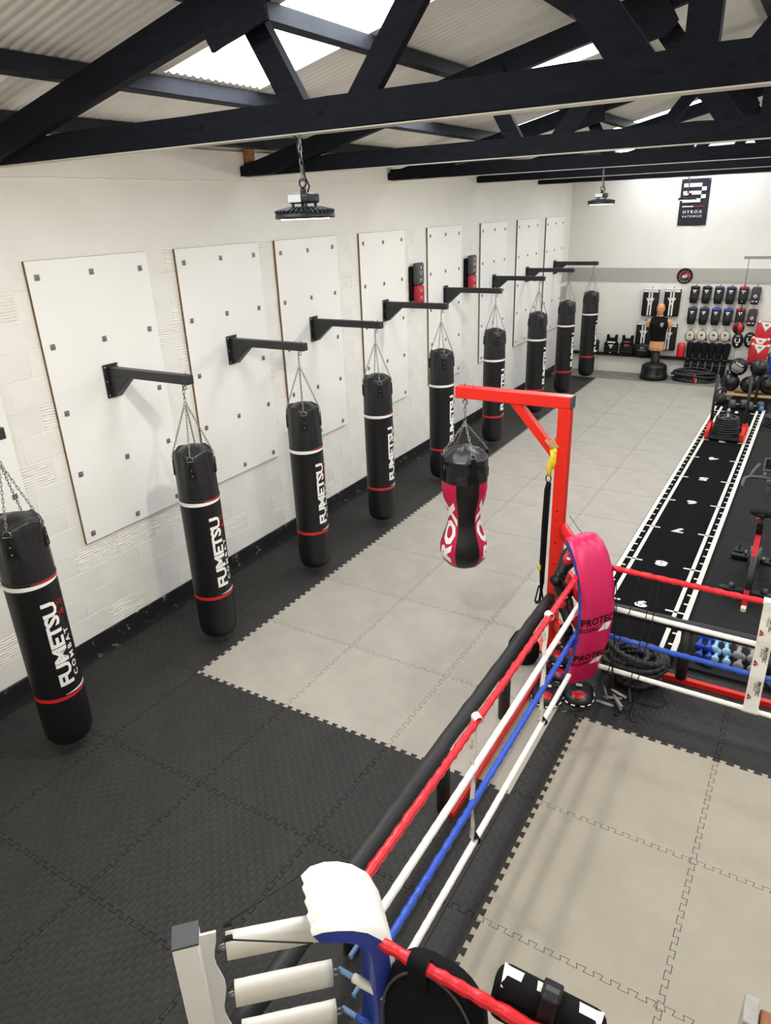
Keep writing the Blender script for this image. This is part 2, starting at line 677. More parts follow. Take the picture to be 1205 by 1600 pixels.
# ------------------------------------------------------------------ walls
w = B()
w.box((XW - 0.1, (YF + YB) / 2, WALL_H / 2), (0.2, YB - YF + 0.4, WALL_H))
wall_left = structure(w.build('wall_left', M['paint_white']))
wb = B()
wb.add([(XW - .2, YB, 0), (XR + .2, YB, 0), (XR + .2, YB, 4.4), (3.74, YB, 5.5), (XW - .2, YB, 4.4)], [(0, 4, 3, 2, 1)], False)
wb.add([(XW - .2, YB + .2, 0), (XR + .2, YB + .2, 0), (XR + .2, YB + .2, 4.4), (3.74, YB + .2, 5.5), (XW - .2, YB + .2, 4.4)], [(0, 1, 2, 3, 4)], False)
wall_back = structure(wb.build('wall_back', M['paint_white']))
wr = B().box((XR + 0.1, (YF + YB) / 2, WALL_H / 2), (0.2, YB - YF + 0.4, WALL_H))
structure(wr.build('wall_right', M['paint_white']))
wf = B()
wf.add([(XW - .2, YF, 0), (XR + .2, YF, 0), (XR + .2, YF, 4.4), (3.74, YF, 5.5), (XW - .2, YF, 4.4)], [(0, 1, 2, 3, 4)], False)
wf.add([(XW - .2, YF - .2, 0), (XR + .2, YF - .2, 0), (XR + .2, YF - .2, 4.4), (3.74, YF - .2, 5.5), (XW - .2, YF - .2, 4.4)], [(0, 4, 3, 2, 1)], False)
structure(wf.build('wall_front', M['paint_white']))

# painted concrete blocks of the left wall: thin proud faces with recessed joints
BW, BH = 0.45, 0.2255
blk = []
for k in range(3):
    bb = B()
    rnd = random.Random(k)
    bb.rbox((-0.002, 0, 0), (0.010, BW - 0.006, BH - 0.005), 0.0022, 1)
    blk.append(bb.mesh('block', M['paint_white']))
rb = B()
for q in range(9):                                    # a block whose face is keyed with ragged ribs
    zz = -BH / 2 + 0.018 + q * 0.0235
    pts = [(0.0025 + random.uniform(-.003, .003), -BW / 2 + 0.01 + t * 0.048, zz + random.uniform(-.004, .004)) for t in range(10)]
    rb.tube(pts, [random.uniform(.002, .006) for _ in pts], 5)
rb.rbox((-0.004, 0, 0), (0.010, BW - 0.006, BH - 0.005), 0.002, 1)
ribbed = rb.mesh('block', M['paint_white'])
nblk = 0
BOARDS = [-1.75, -0.09, 1.48, 2.98, 4.72, 6.66, 8.68, 10.45, 12.14]
RIB = random.Random(11)
for row in range(15):
    z = 0.16 + BH * (row + 0.5)
    off = 0.0 if row % 2 else BW / 2
    for c in range(-7, 31):
        y = c * BW + off
        if y > 13.6 or y < -3.2:
            continue
        if row >= 4:                                   # above that only the blocks that show between the boards, near the eye
            if y > 9.3 or any(b - BW * .45 < y - 0 and y < b + 1.22 + BW * .45 and not (y < b + .1 or y > b + 1.12) for b in BOARDS):
                continue
        me = ribbed if RIB.random() < (0.13 if row < 5 else 0.30) else blk[RIB.randrange(3)]
        o = bpy.data.objects.new('block', me)
        COL.objects.link(o)
        o.parent = wall_left
        o.location = (XW, y, z)
        nblk += 1
        if nblk >= 300:
            break
# ragged plaster ledge near the top of the wall
lb = B()
rr = random.Random(5)
N = 150
vs, fs = [], []
for i in range(N + 1):
    y = -4 + 17.9 * i / N
    z = 4.13 + rr.uniform(-.006, .006)
    vs += [(XW, y, z), (XW + 0.018 + rr.uniform(-.004, .008), y, z + 0.004), (XW + 0.018, y, WALL_H + 0.02)]
for i in range(N):
    a = i * 3
    fs += [(a, a + 1, a + 4, a + 3), (a + 1, a + 2, a + 5, a + 4)]
lb.add(vs, fs, False)
structure(lb.build('trim_1', M['paint_white']))
# black painted foot of the left wall
sk = B()
vs, fs = [], []
for i in range(N + 1):
    y = -5 + 18.9 * i / N
    vs += [(XW + 0.012, y, -0.02), (XW + 0.012, y, 0.155 + rr.uniform(-.006, .006)), (XW, y, 0.16)]
for i in range(N):
    a = i * 3
    fs += [(a, a + 3, a + 4, a + 1), (a + 1, a + 4, a + 5, a + 2)]
sk.add(vs, fs, False)
structure(sk.build('baseboard_left', M['skirt']))
# grey painted band
gb = B().box(((XW + XR) / 2, YB - 0.004, 2.225), (XR - XW, 0.008, 0.31))
structure(gb.build('trim_2', M['band_grey']))
structure(B().box((XW + 0.006, 13.66, 2.225), (0.012, 0.52, 0.31)).build('trim_3', M['band_grey']))
structure(B().box((XW + 0.006, 13.64, 1.83), (0.012, 0.46, 0.30)).build('trim_5', M['band_grey']))
# black ledge along the back wall and the low plinth below it
B().box(((XW + XR) / 2, YB - 0.05, 0.2), (XR - XW, 0.1, 0.40)).build('low_plinth', M['paint_white'], wall_back)
structure(B().box(((XW + XR) / 2, YB - 0.11, 0.42), (XR - XW, 0.22, 0.035)).build('trim_4', M['black_matt']))

# ------------------------------------------------------------------ roof
ceiling = structure(bpy.data.objects.new('ceiling', None))
COL.objects.link(ceiling)


def sheet_mesh(x0, x1, width, m, th=0.0):
    bb = B()
    n = int(round(width / 0.0765)) * 4
    vs, fs = [], []
    for i in range(n + 1):
        y = -width / 2 + width * i / n
        a = 0.006 * (1 if (i % 4) in (1, 2) else -1)
        vs += [(x0, y, 0.012 + a), (x1, y, 0.012 + a + SL * (x1 - x0))]
    for i in range(n):
        fs.append((2 * i, 2 * i + 2, 2 * i + 3, 2 * i + 1))
    bb.add(vs, fs, False)
    return bb.mesh('roof_sheet', M[m])


SK0, SK1 = 0.12, 2.62
low = sheet_mesh(0, SK0 + 1.33 + .04, 1.0, 'sheet')
mid = sheet_mesh(0, SK1 - SK0, 1.0, 'sheet')
skm = sheet_mesh(0, SK1 - SK0, 1.0, 'skylight')
hi = sheet_mesh(0, 3.76 - SK1 + .04, 1.0, 'sheet')
for k in range(-8, 14):
    y = 0.95 + k
    for me, x0, dz in ((low, -1.33, 0.0), ((skm if k % 3 == 0 and -3 <= k <= 12 else mid), SK0, 0.004), (hi, SK1 - .04, 0.008)):
        for side in (0, 1):
            o = bpy.data.objects.new('skylight_sheet' if me is skm else 'roof_sheet', me)
            COL.objects.link(o)
            o.parent = ceiling
            if side == 0:
                o.location = (x0, y, roof_z(x0) + dz)
            else:
                o.location = (7.48 - x0, y, roof_z(x0) + dz)
                o.rotation_euler = (0, 0, PI)
PX = [-0.72, 0.10, 1.18, 2.30, 3.40]
for px in PX:
    for side in (0, 1):
        x = px if side == 0 else 7.48 - px
        Mx = Matrix.Translation((x, (YF + YB) / 2, roof_z(x) - 0.058)) @ Matrix.Rotation(-math.atan(SL) * (1 if side == 0 else -1), 4, 'Y')
        B().rbox((0, 0, 0), (0.07, YB - YF, 0.115), 0.006, 1, Mx).build('purlin', M['purlin'], ceiling)

# ------------------------------------------------------------------ roof trusses
TY = [-0.33, 2.66, 5.65, 8.61, 11.65]
ORD = ['nearest black timber roof truss, crossing the whole top of the view',
       'second black timber roof truss from the camera, its end beside a wood block',
       'third black timber roof truss from the camera, carrying the middle hanging lamp',
       'fourth black timber roof truss from the camera, low between the third and the last',
       'last black timber roof truss, right in front of the banner on the back wall']


def rafter_low(x):
    return 4.299 + SL * (x + 0.175)


def truss_parts(t):
    W = 0.09

    def beam(nm, a, b, h, w=W, dy=0.0):
        bb = B()
        bar(bb, (a[0], dy, a[1]), (b[0], dy, b[1]), w, h, (0, 0, 1) if abs(a[0] - b[0]) > 1e-3 else (1, 0, 0))
        return bb.build(nm, M['timber_black'], t)
    # tie beam slightly waney: several stations
    bb = B()
    st, fs = [], []
    rg = random.Random(3)
    NN = 40
    for i in range(NN + 1):
        x = -1.11 + (9.71) * i / NN
        zt = 4.31 + rg.uniform(-.006, .006)
        zb = 4.172 + rg.uniform(-.003, .003)
        st += [(x, -W / 2, zb), (x, W / 2, zb), (x, W / 2, zt), (x, -W / 2, zt)]
    for i in range(NN):
        for k in range(4):
            l = (k + 1) % 4
            fs.append((i * 4 + k, i * 4 + l, i * 4 + 4 + l, i * 4 + 4 + k))
    fs += [(3, 2, 1, 0), (NN * 4, NN * 4 + 1, NN * 4 + 2, NN * 4 + 3)]
    bb.add(st, fs, False).build('tie_beam', M['timber_black'], t)
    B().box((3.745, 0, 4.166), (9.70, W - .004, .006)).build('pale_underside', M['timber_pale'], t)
    for s in (1, -1):
        mx = (lambda x: x) if s == 1 else (lambda x: 7.48 - x)
        c = 0.085
        pl = [(-1.12, 4.172), (-0.73, 4.172), (3.76, rafter_low(3.76)), (3.76, rafter_low(3.76) + .172), (-1.12, rafter_low(-1.12) + .172)]
        pl = [(mx(a), b) for a, b in pl]
        if s == -1:
            pl = pl[::-1]
        B().prism(pl, .07, frame((0, -.0455, 0), (1, 0, 0), (0, 0, 1))).build('rafter', M['timber_black'], t)
        beam('web', (mx(1.86), 4.26), (mx(1.56), rafter_low(1.56) + .07), 0.13, 0.06)
        beam('web', (mx(2.2), 4.26), (mx(2.84), rafter_low(2.84) + .05), 0.13, 0.05)
        beam('web', (mx(3.52), 4.26), (mx(2.88), rafter_low(2.88) + .05), 0.15, 0.055)
        g = B()
        pl = [(1.36, 4.70), (1.43, 4.555), (1.50, 4.575), (1.80, 4.645), (1.78, 4.80), (1.72, 4.86)]
        pl = [(mx(a), b) for a, b in pl]
        if s == -1:
            pl = pl[::-1]
        g.prism(pl, 0.022, frame((0, -0.118, 0), (1, 0, 0), (0, 0, 1)))
        g.build('gusset_plate', M['timber_black'], t)
        g = B()
        pl = [(2.62, 4.85), (2.72, 4.80), (3.02, 4.87), (3.08, 4.95), (2.98, 5.12), (2.66, 5.05)]
        pl = [(mx(a), b) for a, b in pl]
        if s == -1:
            pl = pl[::-1]
        g.prism(pl, 0.022, frame((0, -0.118, 0), (1, 0, 0), (0, 0, 1)))
        g.build('gusset_plate', M['timber_black'], t)
    beam('king_post', (3.74, 4.26), (3.74, 5.30), 0.12, 0.06)
    bl = B()
    for x in (1.2, 2.0, 3.6, 3.95):
        bl.tube([(x, -W / 2 - .006, 4.25), (x, -W / 2 + .01, 4.25)], 0.011, 8)
    bl.build_each('bolt_head', M['timber_black'], t)


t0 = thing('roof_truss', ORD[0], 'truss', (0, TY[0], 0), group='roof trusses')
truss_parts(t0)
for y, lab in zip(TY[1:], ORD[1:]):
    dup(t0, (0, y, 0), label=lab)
wk = tag(B().rbox((XW + 0.05, 2.66, 4.36), (0.10, 0.09, 0.14), 0.004, 1).build('wood_block', M['wood']), 'small bare wood block on the left wall above the second truss end', 'block')
# ------------------------------------------------------------------ white boards on the left wall
WB = B().rbox((0, 0, 0), (0.006, 0.047, 0.047), 0.003, 1).mesh('washer', M['washer'])
BB = B().lathe([(0, 0.009), (0.008, 0.008), (0.010, 0.0)], 6, Matrix.Rotation(PI / 2, 4, 'Y')).mesh('bolt', M['steel'])
BLAB = ['white wall board cut off by the left edge, behind the nearest long bag',
        'large white bolted wall board nearest the camera, complete with brown edge',
        'second complete white wall board, behind the third black long bag',
        'third complete white wall board, between the second and third visible wall brackets',
        'fourth complete white wall board, just before the first red and black hanging pad',
        'fifth complete white wall board, between the two red and black hanging pads',
        'sixth complete white wall board, right after the second red and black hanging pad',
        'seventh complete white wall board, second from the back corner',
        'last white wall board, next to the back corner']
for y0, lab in zip(BOARDS, BLAB):
    t = thing('wall_board', lab, 'board', (XW, y0, 1.09), group='bolted wall boards')
    B().rbox((0.030, 0.61, 1.22), (0.006, 1.218, 2.438), 0.0015, 1).build('facing', M['board_white'], t)
    B().box((0.0135, 0.61, 1.22), (0.027, 1.22, 2.44)).build('core', M['board_edge'], t)
    for iz, z in enumerate((0.08, 0.66, 1.21, 1.76, 2.31)):
        for iy, y in enumerate((0.09, 0.605, 1.115)):
            if iy == 1 and iz == 2:
                continue
            o = bpy.data.objects.new('washer', WB)
            COL.objects.link(o)
            o.parent = t
            o.location = (0.036, y + random.uniform(-.008, .008), z + random.uniform(-.008, .008))
            o.rotation_euler = (random.uniform(-.06, .06), 0, 0)
            b = bpy.data.objects.new('bolt', BB)
            COL.objects.link(b)
            b.parent = o
            b.location = (0.002, 0, 0)

# ------------------------------------------------------------------ wall brackets and long bags
BY = [-1.17, 0.51, 2.10, 3.59, 5.33, 7.26, 9.30, 11.05, 12.80]
NTH = ['nearest', 'second', 'third', 'fourth', 'fifth', 'sixth', 'seventh', 'eighth', 'ninth']


def make_bracket(t):
    B().rbox((0.005, 0, 0), (0.010, 0.165, 0.30), 0.004, 1).build('wall_plate', M['black_steel'], t)
    B().rbox((0.50, 0, 0.085), (0.98, 0.078, 0.078), 0.007, 2).build('arm', M['black_steel'], t)
    g = B()
    g.prism([(0.01, -0.14), (0.05, -0.14), (0.27, 0.05), (0.01, 0.05)], 0.012, frame((0, 0.04, 0), (1, 0, 0), (0, 0, 1)))
    g.prism([(0.01, -0.14), (0.05, -0.14), (0.27, 0.05), (0.01, 0.05)], 0.012, frame((0, -0.028, 0), (1, 0, 0), (0, 0, 1)))
    bar(g, (0.05, 0, -0.135), (0.265, 0, 0.045), 0.07, 0.008)
    g.build('gusset', M['black_steel'], t)
    for y in (-0.064, 0.064):
        for z in (-0.125, 0.0, 0.125):
            B().ell((0.013, y, z), (0.008, 0.010, 0.010), 8, 6).build('bolt', M['steel'], t)
    e = B().tube([(0.915, 0, 0.05), (0.915, 0, 0.025)], 0.008, 8)
    e.torus((0.915, 0, 0.012), 0.016, 0.0045, 'y', 14, 6)
    e.build('eye_bolt', M['steel'], t)
    B().tube([(0.915, 0.022, 0.12), (0.915, 0.022, 0.142)], 0.006, 6).tube([(0.88, -0.02, 0.12), (0.88, -0.02, 0.142)], 0.006, 6).build_each('bolt_end', M['steel'], t)


BR = .178          # bag radius
TXT_AZ = math.radians(-1)


def wrap(bb, txt, size, u0, z0, R, bold=0.02, sx=1.0, sp=1.0):
    """text reading upwards on a cylinder; u0 = arc position (m) of its centre line"""
    v, f = text_mesh(txt, size, bold, sx, sp)
    v, f = split_mesh(v, f, 1, 0.012)
    vs = []
    for x, y in v:
        a = TXT_AZ + (u0 - y) / BR
        vs.append((R * math.cos(a), R * math.sin(a), z0 + x))
    bb.add(vs, f, False)


def swoosh(bb, a0, a1, zf, tf, R, n=40):
    vs, fs = [], []
    for i in range(n + 1):
        t = i / n
        a = math.radians(a0 + (a1 - a0) * t)
        z, h = zf(t), tf(t)
        vs += [(R * math.cos(a), R * math.sin(a), z - h / 2), (R * math.cos(a), R * math.sin(a), z + h / 2)]
    for i in range(n):
        fs.append((2 * i, 2 * i + 2, 2 * i + 3, 2 * i + 1))
    bb.add(vs, fs, True)


def make_bag(t):
    # local z = 0 at the floor
    body = B()
    prof = [(0, 0.075), (0.06, 0.078), (0.11, 0.09), (0.148, 0.115), (0.170, 0.16), (0.177, 0.22), (BR, 0.3), (BR, 1.52)]
    n = 48
    body.lathe(prof, n)
    body.build('body', M['bag_black'], t)
    # gathered upper section with folds
    tp = B()
    vs, fs = [], []
    rows = [(1.515, 1.0, 0), (1.60, 0.995, .15), (1.70, 0.985, .4), (1.80, 0.97, .8), (1.88, 0.955, 1.0), (1.925, 0.945, 0.8), (1.945, 0.90, .7), (1.935, .80, .6), (1.965, 0.55, .3), (1.985, 0.25, .1), (1.99, 0.01, 0)]
    for z, k, fo in rows:
        for i in range(n):
            a = 2 * PI * i / n
            fold = -0.016 * fo * (0.5 - 0.5 * math.cos(4 * a + PI)) - 0.006 * fo * math.sin(11 * a + 3 * z)
            r = max(0.001, BR * k + fold * (1 if k > .3 else 0))
            vs.append((r * math.cos(a), r * math.sin(a), z + (0.02 * fo * math.cos(4 * a) if k > .5 else 0)))
    for j in range(len(rows) - 1):
        for i in range(n):
            l = (i + 1) % n
            fs.append((j * n + i, j * n + l, (j + 1) * n + l, (j + 1) * n + i))
    tp.add(vs, fs)
    # seam between the sections
    tp.torus((0, 0, 1.517), BR + .001, .004, 'z', 40, 5)
    tp.build('gathered_top', M['bag_top'], t)
    R = BR + 0.0016
    wb = B()
    swoosh(wb, -205, 62, lambda q: 1.480 + 0.006 * q, lambda q: 0.034 * math.sin(PI * q ** .85) ** .8 + .001, R)
    wb.build('white_stripe', M['white_print'], t)
    wb = B()
    swoosh(wb, -18, 150, lambda q: 0.572 + 0.010 * q, lambda q: 0.020 * math.sin(PI * q ** .9) + .001, R)
    wb.build('white_stripe', M['white_print'], t)
    r1 = B()
    swoosh(r1, -32, 160, lambda q: 1.507 + 0.008 * q, lambda q: 0.024 * math.sin(PI * q ** .8) ** .8 + .001, R)
    r1.build('red_stripe', M['red_print'], t)
    r1 = B()
    swoosh(r1, -210, 66, lambda q: 0.540 + 0.008 * q, lambda q: 0.032 * math.sin(PI * q ** .95) ** .7 + .001, R)
    r1.build('red_stripe', M['red_print'], t)
    lt = B()
    wrap(lt, 'FUMETSU', 0.112, -0.015, 0.995, R, 0.035, 1.22, 0.92)
    wrap(lt, 'COMBAT', 0.046, 0.075, 0.885, R, 0.022, 1.2, 1.55)
    lt.build('lettering', M['white_print'], t)
    sym = B()
    for zz in (1.22, 1.30):                              # two small red characters above the second line
        for st in (((-.024, .026), (.024, .026)), ((-.028, 0), (.028, 0)), ((0, .03), (0, -.03)), ((0, 0), (-.026, -.028)), ((0, 0), (.026, -.028)) if zz < 1.25 else ((-.02, -.026), (.02, -.026))):
            (x1, y1), (x2, y2) = st
            pts = []
            for q in range(4):
                x, y = x1 + (x2 - x1) * q / 3, y1 + (y2 - y1) * q / 3
                a = TXT_AZ + (0.075 - y) / BR
                pts.append((R * math.cos(a), R * math.sin(a), zz + x))
            sym.tube(pts, 0.0038, 4)
    sym.build('red_characters', M['red_dull'], t)
    # four triangular hanger tabs with D rings, and the chains
    for q in range(4):
        a = math.radians(-50 + 90 * q)
        Mx = Matrix.Rotation(a, 4, 'Z') @ Matrix.Translation((BR * 0.975, 0, 0))
        s = B()
        fr = Mx @ frame((0, 0, 0), (0, 1, 0), (0, 0, 1))
        s.prism([(-0.034, 1.73), (0.034, 1.73), (0.013, 1.865), (-0.013, 1.865)], 0.006, fr)
        s.tube([Mx @ Vector((.007, -0.034, 1.73)), Mx @ Vector((.007, 0.034, 1.73)), Mx @ Vector((.007, 0.013, 1.865)), Mx @ Vector((.007, -0.013, 1.865))], 0.003, 4, True)
        tabo = s.build('hanger_tab', M['black'], t)
        for z in (1.755, 1.81):
            B().ell(tuple(Mx @ Vector((.007, 0, z))), (.007, .007, .007), 6, 4).build('rivet', M['steel'], tabo)
        rv = B()
        rv.tube([Mx @ Vector((.004, -0.028, 1.885)), Mx @ Vector((.004, 0.028, 1.885)), Mx @ Vector((.000, 0.024, 1.915)), Mx @ Vector((-.004, 0, 1.93)), Mx @ Vector((.000, -0.024, 1.915))], 0.0035, 5, True)
        rv.build('ring', M['chain'], tabo)
    c = B()
    for q in range(4):
        a = math.radians(-50 + 90 * q)
        chain(c, (math.cos(a) * 0.012, math.sin(a) * 0.012, 2.335), (math.cos(a) * BR * .95, math.sin(a) * BR * .95, 1.925))
    c.torus((0, 0, 2.345), 0.018, 0.004, 'x', 12, 5)
    chain(c, (0, 0, 2.36), (0, 0, 2.505), 0.046, 0.0035, 0.014)
    c.build('chain', M['chain'], t)


bk0 = thing('bag_bracket', 'nearest black wall bracket, only its square arm end showing at the left edge', 'bracket', (XW + .036, BY[0], 2.475), group='wall brackets for the long bags')
make_bracket(bk0)
bg0 = thing('punching_bag', 'nearest long black bag, cut by the left edge, hanging in the foreground', 'punching bag', (-0.205, BY[0], 0), group='long black punching bags along the left wall')
make_bag(bg0)
KLAB = ['', 'black wall bracket bolted to the nearest complete white board']
for i in range(1, 9):
    y = BY[i]
    dup(bk0, (XW + .036, y, 2.475), label='%s black wall bracket along the left wall, holding the %s long bag' % (NTH[i], NTH[i]))
    o = dup(bg0, (-0.205, y, 0), label='%s long black bag with white lettering, counted from the camera along the left wall' % NTH[i])
    o.rotation_euler = (0, 0, math.radians((0, -3, -1, 2, 1, -2, 2, 0, 2)[i]))

# ------------------------------------------------------------------ hanging lamps
LY = [(1.835, -0.35, 0), (1.79, 5.65, 1), (1.765, 11.65, 2)]
LLAB = ['nearest round black hanging lamp under the nearest roof truss',
        'middle round black hanging lamp, in front of the back wall left of the banner',
        'farthest round black hanging lamp, overlapping the black banner']


def make_lamp(t):
    # local z = 0 at the lens, lamp body above
    B().lathe([(0, 0), (0.128, 0.0), (0.132, 0.006)], 40).build('lens', M['lens'], t)
    h = B()
    h.lathe([(0.132, 0.004), (0.158, 0.004), (0.160, 0.016), (0.152, 0.034), (0.130, 0.045), (0.0, 0.048)], 40)
    for k in range(36):
        a = 2 * PI * k / 36
        bar(h, (0.085 * math.cos(a), 0.085 * math.sin(a), 0.052), (0.158 * math.cos(a), 0.158 * math.sin(a), 0.034), 0.006, 0.022)
    h.build('heat_sink', M['black_steel'], t)
    d = B()
    d.lathe([(0.078, 0.05), (0.078, 0.062), (0, 0.062)], 24)
    for k in range(4):
        a = PI / 4 + k * PI / 2
        d.tube([(0.06 * math.cos(a), 0.06 * math.sin(a), 0.05), (0.06 * math.cos(a), 0.06 * math.sin(a), 0.085)], 0.008, 6)
    d.rbox((0, 0, 0.102), (0.135, 0.11, 0.05), 0.012, 2)
    d.tube([(0, 0, 0.12), (0, 0, 0.152)], 0.016, 10)
    db = d.build('driver_box', M['black_steel'], t)
    l = B().box((-0.02, -0.0562, 0.103), (0.082, 0.002, 0.038))
    l.build('rating_label', M['white'], db)
    c = B()
    c.torus((0, 0, 0.176), 0.021, 0.005, 'y', 16, 6)
    c.build('hook', M['black_steel'], t)
    c = B()
    chain(c, (0, 0, 0.19), (0, 0, 0.385), 0.040, 0.0038, 0.014)
    c.tube([(0, 0, 0.38), (0, 0, 0.405)], 0.006, 6)
    c.build('chain', M['chain'], t)
    c = B()
    c.tube([(0.02, 0.01, 0.13), (0.035, 0.01, 0.16), (0.018, 0.0, 0.205), (0.012, -0.006, 0.27), (-0.012, -0.004, 0.33), (-0.02, 0, 0.39), (-0.045, 0, 0.405)], 0.0045, 6)
    c.build('cable', M['cord_black'], t)
    c = B().rbox((0, 0, 0.406), (0.20, 0.07, 0.008), 0.003, 1)
    c.build('ceiling_plate', M['black_steel'], t)


lp0 = thing('high_bay_lamp', LLAB[0], 'lamp', (LY[0][0], LY[0][1] + .02, 3.765), group='round hanging lamps')
make_lamp(lp0)
for x, y, i in LY:
    if i:
        dup(lp0, (x, y, 3.765), label=LLAB[i])
    lamp_light(x, y + (.02 if i == 0 else 0), 3.715, LAMP_W * (1.35, 1.1, 0.48)[i])

# ------------------------------------------------------------------ red bag stand and the pink peanut bag
PXc, PYc = 2.665, 1.84
st = thing('bag_stand', 'tall red steel post with long arm and diagonal brace holding the pink and black bag', 'bag stand', (PXc, PYc, 0))
B().rbox((0, 0, 1.15), (0.10, 0.10, 2.30), 0.006, 2).build('upright', M['red_steel'], st)
B().rbox((-0.455, 0, 2.335), (1.01, 0.10, 0.10), 0.006, 2).build('arm', M['red_steel'], st)
B().rbox((0.055, 0, 2.335), (0.012, 0.104, 0.104), 0.004, 1).build('end_cap', M['dark_grey'], st)
b = B()
bar(b, (-0.44, 0, 2.31), (-0.04, 0, 1.86), 0.07, 0.07)
b.build('brace', M['red_steel'], st)
b = B().rbox((0, 0, 0.012), (0.24, 0.24, 0.02), 0.004, 1)
b.build('base_plate', M['red_steel'], st)
b = B()
for z in (1.32, 1.40, 1.10, 0.9):
    b.tube([(0, -0.0505, z), (0, -0.052, z)], 0.007, 8)
b.build_each('bolt_hole', M['black_matt'], st)
e = B().tube([(-0.885, 0, 2.29), (-0.885, 0, 2.265)], 0.009, 8).torus((-0.885, 0, 2.245), 0.021, 0.006, 'y', 16, 6)
e.build('eye_bolt', M['steel'], st)
B().tube([(-0.90, 0.02, 2.38), (-0.90, 0.02, 2.415)], 0.006, 6).tube([(-0.80, -0.02, 2.38), (-0.80, -0.02, 2.412)], 0.006, 6).build_each('bolt_end', M['steel'], st)

pk = thing('angle_bag', 'pink and black peanut-shaped punching bag with white lettering, hanging from the red stand', 'punching bag', (PXc - 0.885, PYc, 0), rz=math.radians(-56))
PR = [(0.0, 0.655), (0.05, 0.658), (0.10, 0.672), (0.16, 0.705), (0.205, 0.76), (0.226, 0.83), (0.222, 0.90), (0.200, 0.975), (0.172, 1.045), (0.153, 1.11), (0.148, 1.17), (0.156, 1.235), (0.176, 1.31), (0.196, 1.38), (0.208, 1.46), (0.206, 1.54)]


def prof_r(z):
    for (r1, z1), (r2, z2) in zip(PR, PR[1:]):
        if z1 <= z <= z2:
            return r1 + (r2 - r1) * (z - z1) / (z2 - z1)
    return PR[-1][0]


black_b, pink_b, = B(), B()
for q in range(3):                                   # three black and three pink gores
    c0 = math.radians(120 * q)
    black_b.lathe(PR, 10, None, 0, True, (c0 - math.radians(30), c0 + math.radians(30)))
    pink_b.lathe(PR, 10, None, 0, True, (c0 + math.radians(30), c0 + math.radians(90)))
black_b.build_each('black_gore', M['bag_black'], pk)
pink_b.build_each('pink_gore', M['bag_pink'], pk)
for q in range(3):
    ltb = B()
    c0 = math.radians(120 * q + 60)
    v, f = text_mesh('ROX', 0.145, 0.05, 1.5, 1.0)
    v = [(x + y * 0.22, y) for x, y in v]
    v, f = split_mesh(v, f, 1, 0.015)
    v, f = split_mesh(v, f, 0, 0.03)
    vs = []
    for x, y in v:
        z = 1.085 + x
        r = prof_r(z) + 0.002
        a = c0 - y / max(r, .1)
        vs.append((r * math.cos(a), r * math.sin(a), z))
    ltb.add(vs, f, False)
    ltb.build('lettering', M['white_print'], pk)
tp = B()
rows = [(1.54, .207, 0), (1.60, .206, .6), (1.68, .203, 1), (1.72, .204, .8), (1.735, .212, .3), (1.755, .210, .3), (1.77, .192, .6), (1.80, .165, .8), (1.83, .11, .6), (1.845, .05, .3), (1.85, .004, 0)]
n = 60
vs, fs = [], []
for z, r, fo in rows:
    for i in range(n):
        a = 2 * PI * i / n
        rr_ = r - 0.011 * fo * (0.5 + 0.5 * math.sin(9 * a + 2 * math.sin(3 * a)))
        vs.append((rr_ * math.cos(a), rr_ * math.sin(a), z + .012 * fo * math.sin(5 * a)))
for j in range(len(rows) - 1):
    for i in range(n):
        l = (i + 1) % n
        fs.append((j * n + i, j * n + l, (j + 1) * n + l, (j + 1) * n + i))
tp.add(vs, fs)
top = tp.build('gathered_top', M['bag_top'], pk)
for q in range(4):
    a = math.radians(12 + 90 * q)
    Mx = Matrix.Rotation(a, 4, 'Z') @ Matrix.Translation((0.207, 0, 0))
    s = B()
    s.prism([(-0.045, 1.55), (0.045, 1.55), (0.045, 1.64), (-0.045, 1.64)], 0.007, Mx @ frame((0, 0, 0), (0, 1, 0), (0, 0, 1)))
    s.prism([(-0.02, 1.60), (0.02, 1.60), (0.02, 1.79), (-0.02, 1.79)], 0.012, Mx @ frame((0, 0, 0), (0, 1, 0), (0, 0, 1)))
    s.build('strap', M['fabric_black'], pk)
    s = B().tube([Mx @ Vector((.008, -.026, 1.79)), Mx @ Vector((.008, .026, 1.79)), Mx @ Vector((-.01, .016, 1.825)), Mx @ Vector((-.01, -.016, 1.825))], .004, 5, True)
    s.build('ring', M['chain'], pk)
c = B()
for q in range(4):
    a = math.radians(12 + 90 * q)
    chain(c, (0, 0, 2.06), (math.cos(a) * 0.195, math.sin(a) * 0.195, 1.825), 0.044, 0.0036, 0.014)
chain(c, (0, 0, 2.06), (0, 0, 2.24), 0.052, 0.0042, 0.016)
c.torus((0, 0, 2.055), .02, .0045, 'y', 12, 5)
c.build('chain', M['chain'], pk)

# slings and suspension trainer on the red stand
sl = thing('webbing_sling', 'yellow and tan webbing sling looped round the brace of the red stand', 'strap', (PXc - .08, PYc - .005, 1.94))
b = B()
for k, dz in enumerate((0, .035)):
    bar(b, (-0.055 + k * .03, -0.047, 0.075 - k * .034), (0.015 + k * .03, -0.047, -0.02 - k * .034 + .03), 0.006, 0.045, (0, 1, 0))
b.rbox((-0.02, 0, 0.03), (0.085, 0.10, 0.07), 0.008, 2, Matrix.Rotation(math.radians(48), 4, 'Y'))
b.build('tan_wrap', M['brown_web'], sl)
b = B()
b.tube([(0.01, -.05, 0.0), (0.02, -.055, -0.06), (0.0, -.05, -0.12), (-.012, -.045, -0.19), (-.005, -.045, -.235)], [.024, .022, .026, .022, .012], 8)
b.tube([(0.03, -.05, 0.01), (0.03, -.05, -0.10), (0.02, -.05, -0.16)], .016, 8)
b.build('yellow_loop', M['yellow'], sl)
